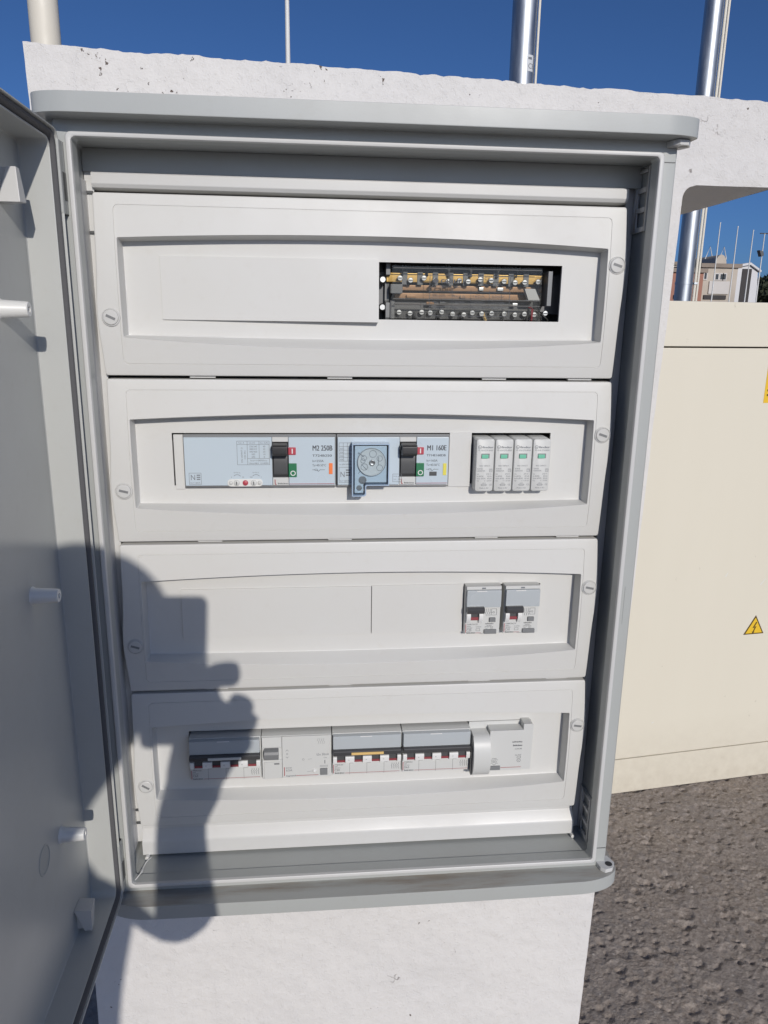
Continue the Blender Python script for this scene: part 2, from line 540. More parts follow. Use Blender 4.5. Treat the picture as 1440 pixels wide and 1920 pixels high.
def vnoise(x, z, scale, seed=0):
    """smooth value noise in numpy, about -1..1"""
    r = np.random.default_rng(seed); T = r.random((64, 64)) * 2 - 1
    u = np.asarray(x) / scale; w = np.asarray(z) / scale
    i = np.floor(u).astype(int); j = np.floor(w).astype(int)
    a = u - i; b = w - j; a = a * a * (3 - 2 * a); b = b * b * (3 - 2 * b)
    g = lambda p, q_: T[p % 64, q_ % 64]
    return (g(i, j) * (1 - a) + g(i + 1, j) * a) * (1 - b) + (g(i, j + 1) * (1 - a) + g(i + 1, j + 1) * a) * b


def grid_faces(nx, nz, off=0):
    return [(off + j * nx + i, off + j * nx + i + 1, off + (j + 1) * nx + i + 1, off + (j + 1) * nx + i) for j in range(nz - 1) for i in range(nx - 1)]

# ------------------------------------------------------------------ ground (one sheet to the horizon)
def make_ground():
    def axis(a, b, step, far):
        core = list(np.arange(a, b, step))
        lo = [a - d for d in (20, 60, 150, 400, 1000, 3000, 9000, 30000, 100000, far)][::-1]
        hi = [b + d for d in (20, 60, 150, 400, 1000, 3000, 9000, 30000, 100000, far)]
        return np.array(lo + core + hi)
    xs = axis(480, 1820, 2.8, 600000); ys = axis(480, 1640, 2.8, 600000)
    X, Y = np.meshgrid(xs, ys)
    inside = ((X > 480) & (X < 1819) & (Y > 480) & (Y < 1639)).astype(float)
    soft = np.clip(0.55 + 0.8 * vnoise(X, Y, 60, 12), 0.12, 1.0)
    H = 2.2 * vnoise(X, Y, 46, 1) + soft * (0.9 * vnoise(X, Y, 17, 2) + 1.0 * vnoise(X, Y, 8, 3) + 1.1 * vnoise(X, Y, 4.5, 4))
    n = 5600
    cx = rng.uniform(470, 1830, n); cy = rng.uniform(470, 1650, n)
    rr = np.exp(rng.normal(1.62, 0.60, n)); kind = rng.random(n); asp = rng.uniform(0.55, 1.0, n); rot = rng.uniform(0, math.pi, n)
    for k in range(n):
        R = rr[k] * 1.3
        i0, i1 = np.searchsorted(xs, (cx[k] - R, cx[k] + R)); j0, j1 = np.searchsorted(ys, (cy[k] - R, cy[k] + R))
        if i1 <= i0 or j1 <= j0: continue
        dx = X[j0:j1, i0:i1] - cx[k]; dy = Y[j0:j1, i0:i1] - cy[k]
        c, s = math.cos(rot[k]), math.sin(rot[k])
        u = (dx * c + dy * s) / rr[k]; w = (-dx * s + dy * c) / (rr[k] * asp[k])
        d2 = u * u + w * w
        sh = np.clip(1 - d2, 0, 1)
        if kind[k] < 0.58: H[j0:j1, i0:i1] -= np.sqrt(sh) * min(4.6, 0.42 * rr[k])         # stone pulled out
        else: H[j0:j1, i0:i1] += np.sqrt(sh) * min(1.3, 0.13 * rr[k])                      # stone standing proud
    H = H * inside
    me = bpy.data.meshes.new('ground')
    vs = np.stack([X.ravel() / 1000, Y.ravel() / 1000, H.ravel() / 1000], 1)
    ny, nx = X.shape
    idx = np.arange(nx * ny).reshape(ny, nx)
    quads = np.stack([idx[:-1, :-1], idx[:-1, 1:], idx[1:, 1:], idx[1:, :-1]], -1).reshape(-1, 4)
    me.vertices.add(len(vs)); me.vertices.foreach_set('co', vs.ravel())
    me.loops.add(quads.size); me.loops.foreach_set('vertex_index', quads.ravel())
    me.polygons.add(len(quads)); me.polygons.foreach_set('loop_start', np.arange(0, quads.size, 4)); me.polygons.foreach_set('loop_total', np.full(len(quads), 4))
    me.update(); me.validate()
    me.materials.append(M['ground'])
    o = bpy.data.objects.new('ground', me); COL.objects.link(o); o['kind'] = 'structure'
    o['label'] = 'coarse weathered brown grey asphalt with exposed stones'


make_ground()

# ------------------------------------------------------------------ white masonry pillar with cap
YW = 152.0


def make_pillar():
    mb = MB()
    zb, zc = -GZ, 44.0
    def xl(z): return -92 - 22 * (97 - z) / 1070 if z < 97 else -92 - 1.0 * (z - 97) / 50
    def xr(z):
        b = 572 - 26 * (zc - z) / 1110
        if z > zc - 14:
            d = 14 - (zc - z); b += 14 - math.sqrt(max(0, 14 * 14 - d * d))
        return max(b, 525)
    def top(x): return 150 - 0.031 * (x + 90)
    def disp(x, z):
        return 1.5 * vnoise(x, z, 90, 5) + 0.8 * vnoise(x, z, 28, 6) + 0.45 * vnoise(x, z, 9, 7)
    n1, n2 = 170, 28
    zs = list(np.linspace(zb, -1100, 20)) + list(np.linspace(-1095, -620, 120)) + list(np.linspace(-612, 20, 80)) + list(np.linspace(24, zc, 10))
    zs_cap = list(np.linspace(0, 1, 24))[1:]
    rows = []
    for z in zs:
        rows.append([(xl(z) + (xr(z) - xl(z)) * i / n1, z) for i in range(n1 + 1)])
    xc = [p[0] for p in rows[-1]] + list(np.linspace(xr(zc), 676, n2 + 1))[1:]
    caps = [[(x, zc) for x in xc]]
    for t in zs_cap:
        row = []
        for x in xc:
            zt = top(x)
            if t > 0.98:
                zt += 0.7 * vnoise(x, 3.0, 22, 8) + 0.8 * vnoise(x, 9.0, 5, 9) - max(0, 6.0 * (float(vnoise(x, 1.0, 11, 10)) - 0.62))
            z = zc + (zt - zc) * t
            xx = x + (xl(z) - xl(zc)) * (1 if x == xc[0] else 0)
            row.append((xx, z))
        caps.append(row)
    def put(grid):
        A = np.array(grid); y = YW + disp(A[..., 0], A[..., 1])
        o = len(mb.v); nx = A.shape[1]; nz = A.shape[0]
        for j in range(nz):
            for i in range(nx): mb.v.append((A[j, i, 0], y[j, i], A[j, i, 1]))
        mb.f += grid_faces(nx, nz, o)
        return o, nx, nz
    o1, a1, b1 = put(rows); o2, a2, b2 = put(caps)
    # sides, running back into depth with some unevenness
    BACK = 560.0
    def skirt(idx, k):
        pts = [mb.v[i] for i in idx]; o = len(mb.v); segs = (0, 1, 2.5, 8, 40, 120, BACK - YW)
        prev = idx
        for sgm in segs[1:]:
            cur = []
            for (x, y, z) in pts:
                e = 0.8 * min(1, sgm / 8) * float(vnoise(x * 0.7 + z, y + sgm * 1.3, 14, 20 + k))
                rn = 1.2 * (1 - min(1, sgm / 2.5)) - 1.2
                dx = {0: e - rn * 0, 1: e, 2: 0, 3: 0, 4: e}[k]; dz = {0: 0, 1: 0, 2: e, 3: e, 4: 0}[k]
                cur.append(len(mb.v)); mb.v.append((x + dx, y + sgm, z + dz))
            for a in range(len(prev) - 1): mb.f.append((prev[a], prev[a + 1], cur[a + 1], cur[a]))
            prev = cur
    skirt([o1 + j * a1 for j in range(b1)] + [o2 + j * a2 for j in range(1, b2)], 0)          # left side
    skirt([o1 + j * a1 + a1 - 1 for j in range(b1)], 1)                                        # right side of pillar
    skirt([o2 + i for i in range(a1 - 1, a2)], 2)                                              # underside of the cap
    skirt([o2 + (b2 - 1) * a2 + i for i in range(a2)], 3)                                      # top
    skirt([o2 + j * a2 + a2 - 1 for j in range(b2)], 4)                                        # right end of cap
    mb.org = (240, 350, -GZ)
    o = mb.build('masonry_pillar', 'wall', None, 0, 60)
    tag(o, 'rough white painted masonry pillar with overhanging top, carrying the open electrical cabinet', 'pillar')


make_pillar()

# ------------------------------------------------------------------ electrical cabinet
CAB = thing('electrical_cabinet', 'open grey wall mounted electrical cabinet with four rows of breakers', 'electrical cabinet', (228, 60, -655))


def loop_y(pts, y): return [(x, y, z) for x, z in pts]


def make_shell():
    mb = MB()
    R = lambda x0, x1, zb, zt, r, y: loop_y(rrect(x0, x1, zb, zt, r, 6, 4), y)
    mb.loops([R(-23, 477.5, -653, 53, 3, 150), R(-23, 477.5, -653, 53, 3, -27), R(-22.4, 477, -652.4, 52.4, 3, -27.8), R(-18, 475.2, -647, 47, 3, -28),
              R(-17.6, 474.8, -646.6, 46.6, 3, -25), R(-16.6, 474, -645.6, 45.6, 3, -25), R(-16.2, 473.6, -645.2, 45.2, 3, -34.6), R(-15.4, 473, -644.6, 44.6, 3, -35.4),
              R(-6.8, 462.3, -638.3, 35.2, 4, -35.4), R(-6.6, 462.1, -638.1, 35.1, 4, -36)], False, False)
    mb.build('enclosure', 'grey', CAB, 0, 50, wn=True)
    lp = MB().loops([R(-6.6, 462.1, -638.1, 35.1, 4, -35), R(-6.4, 462, -638, 35, 4, -39.4), R(-5.8, 461.4, -637.4, 34.5, 4, -40), R(-3.2, 459, -635, 32.3, 3, -40),
                     R(-2.5, 458.2, -634.3, 31.6, 3, -39.4), R(-2.5, 458.2, -634.4, 31.6, 3, -36)])
    lp.build('seal_lip', 'panel2', CAB, 0, 50, wn=True)
    cv = MB().loops([R(-2.6, 458.3, -634.5, 31.7, 3, -36), R(-2.6, 458.3, -635.6, 31.7, 3, -24), R(-3, 459, -635.7, 32.2, 3, -23.4), R(-8, 464, -636.6, 32.6, 3, -23), R(-8, 464, -636.6, 32.6, 3, 62)], False, False)
    cv.build('inner_wall', 'grey', CAB, 0, 40, wn=True)
    # back of the interior
    MB().box(-7.5, 463.5, 58, 61, -636, 32).build('back_plate', 'interior', CAB)


make_shell()


def canopy(name, zb, zt, yf, parent, mat='grey', rx=46, ry=21):
    pts = [(-26, 149)]
    for k in range(13):
        a = math.pi + math.pi / 2 * k / 12
        pts.append((-26.5 + rx + rx * math.cos(a), yf + ry + ry * math.sin(a)))
    for k in range(1, 8): pts.append((-26.5 + rx + (484.5 + 26.5 - 2 * rx) * k / 8, yf - 1.2 * math.sin(math.pi * k / 8)))
    for k in range(13):
        a = 1.5 * math.pi + math.pi / 2 * k / 12
        pts.append((484.5 - rx + rx * math.cos(a), yf + ry + ry * math.sin(a)))
    pts.append((484, 149))
    return MB().prism(pts, 'z', zb, zt).build(name, mat, parent, 0.9, 40)


hood = canopy('rain_hood', 44.0, 58.2, -58, CAB, 'grey', 30, 13)
sill = canopy('sill', -659.5, -644.5, -58, CAB, 'stained')
# corner lugs with fixing holes
for zc, nm in ((-644.3, sill), (43.8, hood)):
    s = 1 if nm is sill else -1
    z0, z1 = sorted((zc, zc + 4.5 * s))
    lug = MB().prism([(463, -27.5), (479, -27.5), (483, -38), (478, -46), (470, -48), (466, -44)], 'z', z0, z1).build('corner_lug', 'panel2', nm, 0.8)
    zt = zc + 4.6 * s
    MB().lathe((476, -40, zt), 'z', [(3.6, 0.0), (3.6, 0.12 * s), (0.01, 0.13 * s)], 18, False).build('fixing_hole', 'black', nm)
# strip on the right of the frame: end joints near top and bottom
for z in (28.0, -624.0):
    MB().box(462.8, 473.0, -35.7, -35.0, z, z + 0.7).build('frame_joint', 'dark_grey', CAB)
# thin raised seal line on the frame face
MB().box(466.5, 467.1, -35.8, -35.2, -375, -338).build('mould_line', 'grey', CAB)

# uprights inside
lu = MB()
lu.prism([(-7.6, 8), (-0.6, 8), (-0.6, 11), (-7.6, 11)], 'z', -622, 16)
lu.build('left_upright', 'panel2', CAB, 0.5)
lu2 = MB().box(-7.8, -6.2, -22, 9, -622, 8)
lu2.build('left_guide', 'panel2', CAB, 0.4)
MB().box(455, 463.5, 16, 19, -636, 30).build('right_upright', 'panel2', CAB, 0.5)
for z0 in (-22, -634):                                        # perforated brackets in the right-hand corners
    br = MB()
    zt, zb = z0 + 52, z0
    br.box(461.2, 463.4, -14, -11, zb, zt); br.box(461.2, 463.4, 6, 14, zb, zt)
    for k in range(4): br.box(461.2, 463.4, -11, 6, zb + k * (zt - zb - 4) / 3, zb + 4 + k * (zt - zb - 4) / 3)
    br.build('perforated_bracket', 'panel2', CAB, 0.3)
for z in (-2, -33, -585, -600):
    MB().box(-6.0, -1.0, 6.0, 7.8, z, z + 2.2).build('clip', 'dark_grey', CAB, 0.2)
# filler strips above and below the four covers
ts = MB().prism([(4, 14.6), (2.6, 13.2), (2.6, 5.5), (4.5, 2.6), (9, 1.6), (20, 1.6), (20, 14.6)], 'x', -1.0, 452.0)
ts.build('top_strip', 'panel2', CAB, 0.5)
MB().box(-7.5, 463.5, 5.2, 8, 14.8, 32.3).build('top_plate', 'grey', CAB)
bs = MB().prism([(9, -600.8), (9, -608), (2.5, -616.5), (1.2, -620), (1.2, -633.2), (3.0, -634.2), (20, -634.2), (20, -600.8)], 'x', -0.8, 451.5)
bs.build('bottom_strip', 'panel2', CAB, 0.5)
# dried repair foam / sealant in the lower left corner
sl = MB(); pts = []
for k in range(9):
    t = k / 8; pts.append((-1.5 + 9 * t + 1.2 * math.sin(7 * t), -33 + 30 * t, -634.6 + 1.1 * t + 0.8 * math.sin(9 * t)))
sl.tube(pts, [0.4, 0.7, 0.5, 1.5, 0.9, 0.4, 0.5, 0.4, 0.3], 7)
sl.build('sealant_bead', 'white_plastic', CAB)
for x in (4.0, 450.5):
    MB().lathe((x, 0, -634.2), 'y', [(0.5, -3.6), (2.0, -3.0), (2.3, 0), (2.3, 6)], 12).build('plug', 'panel', CAB)


# ---- cover panels
def cover_panel(row, plates):
    zo = -150.0 * row
    def wob(side, z):
        zz = z - zo
        return side * 2.6 * math.exp(-((zz + (50 if side > 0 else 100)) / 30) ** 2)
    def yb(z):
        t = (z - zo + 75) / 73
        return -4.2 * max(0, 1 - t * t)
    NS, NC = 22, 3
    RR = lambda x0, x1, zb, zt, r, at=0, ab=0, w=None: rrect(x0, x1, zo + zb, zo + zt, r, NS, NC, at, ab, w)
    def L(pts, dy, flat=False): return [(x, (0 if flat else yb(z)) + dy, z) for x, z in pts]
    fx = (50.0, 400.0, -98.8, -50.2)
    ls = [L(RR(-0.3, 450.3, -148.6, -1.4, 2, w=wob), 17, True), L(RR(-0.3, 450.3, -148.6, -1.4, 2, w=wob), 1.4),
          L(RR(0.1, 449.9, -148.2, -1.8, 2, w=wob), 0.4), L(RR(1.2, 448.8, -147.2, -2.8, 2, w=wob), 0),
          L(RR(15.6, 437.6, -139, -10.4, 4), 0), L(RR(15.8, 437.4, -138.8, -10.6, 4), 0.55), L(RR(16.2, 437.0, -138.4, -11.0, 4), 0.55), L(RR(16.4, 436.8, -138.2, -11.2, 4), 0),
          L(RR(17.4, 435.4, -116.5, -36.2, 0.8, 5.6, 8.4), 0), L(RR(17.8, 435.0, -116.1, -36.6, 0.8, 5.6, 8.0), 0.7),
          [(x, 12 - (0.6 if z < zo - 75 else 0), z) for x, z in RR(18.6, 434.2, -114.9, -38.4, 0.8, 4.6, 1.8)],
          [(x, 12, z) for x, z in RR(19.6, 433.2, -114.0, -38.9, 0.8, 4.4, 1.6)],
          [(x, 12, z) for x, z in RR(fx[0], fx[1], fx[2], fx[3], 0.5)],
          [(x, 14.5, z) for x, z in RR(fx[0], fx[1], fx[2], fx[3], 0.5)]]
    mb = MB().loops(ls)
    p = mb.build('cover_panel', 'panel', CAB, 0, 30, wn=True)
    for (x, z, a) in ((8.5, zo - 100, random.uniform(-35, -3)), (444.2, zo - 50, random.uniform(-20, 2))):
        y = yb(z)
        s = MB().lathe((x, y, z), 'y', [(7.6, 0.4), (7.6, -0.5), (7.2, -0.9), (6.9, -0.9), (6.7, -0.2), (6.4, -0.2), (6.2, -1.3), (5.6, -1.7), (0.01, -1.9)], 28, False)
        s.build('screw', 'panel2', p, 0, 30)
        ca, sa = math.cos(math.radians(a)), math.sin(math.radians(a))
        sl = MB(); vs = []
        for (u, w) in ((-4, -1.1), (4, -1.1), (4, 1.1), (-4, 1.1)): vs.append((x + u * ca - w * sa, y - 1.98, z + u * sa + w * ca))
        sl.add(vs, [(0, 1, 2, 3)]); sl.build('screw_slot', 'mid_grey', p, 0, 30, recalc=False)
    for x in (70, 190, 330, 410):                           # snap tabs bridging the gap below
        MB().box(x, x + 22, 3.5, 8, zo - 150.4, zo - 147.5).build('snap_tab', 'panel2', p)
    for (x0, x1, za, zb_, tilt) in plates:
        f = MB()
        y0 = 10.6
        pts = [(x0, y0, zo + zb_), (x1, y0 - tilt, zo + zb_), (x1, y0 - tilt * 0.4, zo + za), (x0, y0, zo + za)]
        f.add(pts + [(a, 13.4, c) for a, b_, c in pts], [(0, 1, 2, 3), (7, 6, 5, 4), (0, 4, 5, 1), (1, 5, 6, 2), (2, 6, 7, 3), (3, 7, 4, 0)])
        f.build('blanking_plate', 'panel', p, 0.35)
    return p


cover_panel(0, [(48.4, 235.3, -48.6, -101.4, 7.0)])
cover_panel(1, [(51.5, 59.8, -51.5, -101.8, 0.3), (303.4, 324.2, -49.6, -101.2, 0.5)])
cover_panel(2, [(50.2, 231.6, -49.6, -99.4, 0.5), (232.2, 322.6, -49.2, -99.2, 0.8)])
cover_panel(3, [])

# mounting rails behind the device windows
for r in range(4):
    MB().box(2, 448, 40, 47, -150 * r - 92, -150 * r - 57).build('mounting_rail', 'inner_rail', CAB, 0.5)


# ------------------------------------------------------------------ door of the cabinet, standing straight out from its left hinge
def make_door():
    y0, y1, zb, zt = -552.0, -47.0, -638.5, 34.5
    def R(i, r, x): return [(x, a, b) for a, b in rrect(y0 + i, y1 - i, zb + i, zt - i, r, 8, 5)]
    mb = MB().loops([R(3, 8, -41), R(0.8, 8, -40.2), R(0, 8, -38), R(0, 8, -9.6), R(0.4, 8, -9), R(1.2, 8, -9), R(1.5, 8, -9.6), R(1.8, 8, -17),
                     R(7.0, 7, -17), R(7.2, 7, -14.0), R(7.4, 7, -13.4), R(8.4, 6, -13.4), R(8.8, 6, -14), R(9.6, 6, -35.0), R(11.2, 5, -36.0)], True, True)
    d = mb.build('door', 'door_grey', CAB, 0, 50, wn=True)
    d['label'] = 'hinged grey cabinet door standing open with pegs on its inner side'
    g = MB().loops([R(2.0, 8, -16.6), R(2.1, 8, -11.2), R(2.6, 8, -10.6), R(4.4, 8, -10.6), R(5.2, 8, -11.4), R(6.8, 8, -16.6)])
    g.build('gasket', 'gasket', d, 0, 50)
    for (y, z) in ((-120, -95), (-118, -305), (-113, -519), (-400, -95), (-400, -305), (-400, -519)):
        MB().lathe((-36.1, y, z), 'x', [(7.4, 0), (7.0, 1.0), (6.3, 2.0), (5.3, 18.8), (4.8, 19.6), (2.2, 19.6), (2.0, 17.0), (0.01, 17.0)], 24, False).build('peg', 'white_plastic', d, 0, 35)
    for (y, z) in ((-96, -24), (-96, -604), (-500, -24), (-500, -604)):
        s = 1 if z > -300 else -1
        mb = MB()
        mb.add([(-36, y - 8, z), (-21, y - 8, z), (-21.5, y + 6, z + 1), (-36, y + 8, z), (-29, y - 6, z + 23 * s), (-22.5, y - 6, z + 23 * s), (-23, y + 2, z + 23 * s), (-29, y + 3, z + 23 * s)],
               [(0, 1, 2, 3), (4, 5, 6, 7), (0, 1, 5, 4), (1, 2, 6, 5), (2, 3, 7, 6), (3, 0, 4, 7)])
        mb.box(-36.1, -28, y - 3, y + 5, min(z, z + 23 * s), max(z, z + 23 * s))
        mb.build('hook', 'panel2', d, 0.7)
    MB().lathe((-36.05, -152, -512), 'x', [(12, 0), (11.5, 0.5), (10.8, 0.6), (10.4, 0.15), (0.01, 0.15)], 30, False).build('mould_mark', 'grey', d)
    for zc in (2.0, -610.0):                                   # hinges
        h = MB().box(-14, -9.2, -49, -30, zc - 26, zc + 26)
        h.box(-15.5, -8.6, -31.5, -22, zc - 24, zc + 24)
        h.lathe((-12.6, -38, zc), 'z', [(3.4, -26), (3.8, -25), (3.8, 25), (3.4, 26)], 14)
        h.build('hinge', 'grey', CAB, 0.6)
        MB().box(-9.3, -8.9, -44, -36, zc - 16, zc + 4).build('hinge_slot', 'dark_grey', CAB)


make_door()

# ------------------------------------------------------------------ devices
YF = 6.0                                       # usual front plane of a device


def moulded_breaker(name, label, x0, x1, hx, tx, title, code, amps, marker, extra, mx):
    zt, zb = -203.8, -250.2
    t = thing(name, label, 'circuit breaker', ((x0 + x1) / 2, 35, zb))
    body = MB().box(x0, x1, YF + 3, 42, zb, zt + 2.6).build('body', 'mid_grey', t, 0.5)
    MB().box(x0 + 0.6, x1 - 0.6, YF + 1.6, YF + 2.9, zb + 0.3, zb + 2.2).build('lower_trim', 'steel', t, 0.2)
    fl = MB().box(x0 + 0.8, hx - 0.8, YF, YF + 3.2, zb + 2.4, zt + 0.4); fl.build('left_face', 'pale_blue', t, 0.7)
    fr = MB().box(tx, x1 - 1.0, YF, YF + 3.2, zb + 2.4, zt + 0.4); fr.build('right_face', 'pale_blue', t, 0.7)
    MB().box(hx - 0.5, tx - 0.3, YF + 0.4, YF + 3.2, zb + 2.4, -240.6).build('name_plate', 'device', t, 0.4)
    MB().box(hx - 0.5, tx - 0.3, YF + 0.8, YF + 3.2, -207.6, zt + 0.4).build('top_plate', 'device', t, 0.4)
    hs = MB().box(hx - 0.4, tx - 0.4, YF + 2.2, YF + 3.4, -240.4, -207.8); hs.build('handle_slot', 'black', t)
    w = tx - hx
    h = MB().prism([(YF + 2.6, -208.2), (-4.5, -208.6), (-7.5, -210.2), (-7.8, -216.6), (-4.0, -219.0), (YF + 2.6, -219.4)], 'x', hx + 0.1, tx - 0.9)
    h.box(hx - 1.2, hx + 0.4, -1, YF, -214.5, -210.4)
    h.build('toggle_handle', 'black', t, 0.8)
    MB().prism([(YF + 2.8, -219.4), (YF + 0.6, -221), (YF - 0.4, -228), (YF + 0.4, -237.5), (YF + 2.8, -239.6)], 'x', hx + 0.5, tx - 1.0).build('handle_shield', 'dark_grey', t, 0.5)
    MB().box(tx - 0.2, tx + 6.6, YF - 1.6, YF + 1, -219.2, -212.4).build('on_tab', 'red', t, 0.5)
    MB().box(tx - 0.2, tx + 7.2, YF - 1.6, YF + 1, -239.8, -227.2).build('off_tab', 'green', t, 0.5)
    wp = MB(); yy = YF - 1.75
    strip(wp, tx + 2.9, tx + 3.9, -218, -213.6, yy); ring(wp, tx + 3.8, -236.2, 2.4, 0.75, yy)
    wp.build('white_symbol', 'print_white', t, recalc=False)
    p = MB(); y = YF - 0.12
    text(p, title, mx, -214.6 - 1.0, 4.9, y, 'l', 18.2 if len(title) > 6 else 19.5, bold=0.3)
    text(p, code, mx, -221.2, 2.1, y, 'l', 17.8, bold=0.12)
    text(p, amps, mx, -226.2, 2.1, y, 'l', 10.4)
    text(p, 'Ta=40-50°C', mx, -230.2, 2.1, y, 'l', 12.6)
    line(p, [(mx, -233.4), (mx + 2.2, -233.4)], 0.35, y); frame(p, mx + 2.2, mx + 4.6, -234.2, -232.6, 0.3, y)
    line(p, [(mx + 4.6, -233.4), (mx + 5.4, -235), (mx + 7.6, -233.0)], 0.35, y); line(p, [(mx + 7.6, -233.4), (mx + 11.5, -233.4)], 0.35, y)
    p.build('lettering', 'print', t, recalc=False)
    rp = MB(); strip(rp, tx + 0.4, x1 - 1.6, zb + 3.4, zb + 3.9, y)
    line(rp, [(hx + 1.4, -242.4), (hx + 1.5, -246.6), (hx + 2.6, -247.2)], 0.75, YF + 0.25)
    rp.build('red_line', 'print_red', t, recalc=False)
    np_ = MB(); text(np_, 'bticino', hx + 3.8, -246.8, 1.5, YF + 0.22, 'l', 9.4, bold=0.2)
    np_.build('maker_lettering', 'print', t, recalc=False)
    mk = MB().box(marker[0], marker[1], YF - 0.7, YF + 0.5, marker[2], marker[3]); mk.build('marker', marker[4], t, 0.3)
    extra(t, y)
    return t


def extra_m2(t, y):
    g = MB()
    # rating table
    frame(g, 108.0, 137.2, -228.6, -206.6, 0.3, y); strip(g, 117.2, 117.5, -228.6, -206.6, y); strip(g, 127.8, 128.1, -222.6, -206.6, y)
    strip(g, 108.0, 137.2, -210.0, -209.7, y); strip(g, 117.5, 137.2, -222.8, -222.5, y)
    text(g, 'Cat. A', 109.5, -209, 1.4, y); text(g, 'Ue (V)', 119, -209, 1.4, y); text(g, 'Icu (kA)', 128.8, -209, 1.4, y, 'l', 7.4)
    for k, (a, b) in enumerate((('220/240', '40'), ('380/415', '25'), ('440/460', '20'), ('500', '10'), ('690', '8'))):
        text(g, a, 122.6, -212.4 - 2.4 * k, 1.5, y, 'c'); text(g, b, 132.4, -212.4 - 2.4 * k, 1.5, y, 'c')
    text(g, 'Ics=100%Icu', 127.3, -225.2, 1.4, y, 'c', 15); text(g, 'Uimp=8kV  Ui=800V', 127.3, -227.8, 1.4, y, 'c', 18)
    text(g, 'EN 60947-2', 113, -226.5, 1.4, y, 'l', 14, rot=90); text(g, 'CEI EN', 115.8, -223.5, 1.3, y, 'l', 8, rot=90)
    g.build('rating_print', 'print_mid', t, recalc=False); g = MB()
    # N emblem
    frame(g, 64.4, 75.4, -246.6, -235.8, 0.3, y); text(g, 'N', 65.6, -242.4, 5.0, y, 'l', 4.2); text(g, 'In=160A', 65.4, -245.6, 1.3, y, 'l', 9)
    for k in range(3): strip(g, 71.2, 74.4, -238.4 - 1.9 * k, -237.4 - 1.9 * k, y)
    g.build('emblem', 'print_mid', t, recalc=False); g = MB()
    # dials scale
    for cx, a, b in ((107.5, '5', '10'), (124.5, '0.8', '1')):
        ring(g, cx, -241.6, 4.2, 0.4, y, 12, 0.7, 2.4); text(g, a, cx - 5.6, -240.6, 1.3, y); text(g, b, cx + 4.2, -240.6, 1.3, y); text(g, 'Ir=In x', cx, -236.2, 1.2, y, 'c', 6)
    g.build('dial_scale', 'print_mid', t, recalc=False)
    sl = MB(); sl.loops([[(x, yy, z) for x, z in rrect(98.6, 130.4, -248.6, -241.6, 3.2, 4, 4)] for yy in (YF + 0.5, YF - 0.9)], True, True)
    sl.build('dial_slot', 'white_plastic', t, 0.4)
    for x, m_, r in ((107, 'device', 2.5), (114.8, 'red', 2.3), (122.4, 'device', 2.5), (101.8, 'device', 1.6), (127.6, 'device', 1.6)):
        MB().lathe((x, YF - 0.9, -245.1), 'y', [(r + 0.3, 0.05), (r, -1.1), (r - 0.4, -1.4), (0.01, -1.5)], 18, False).build('dial', m_, t)
    for x in (107, 122.4):
        MB().box(x - 0.4, x + 0.4, YF - 2.6, YF - 2.3, -246.6, -243.6).build('dial_pointer', 'print', t)


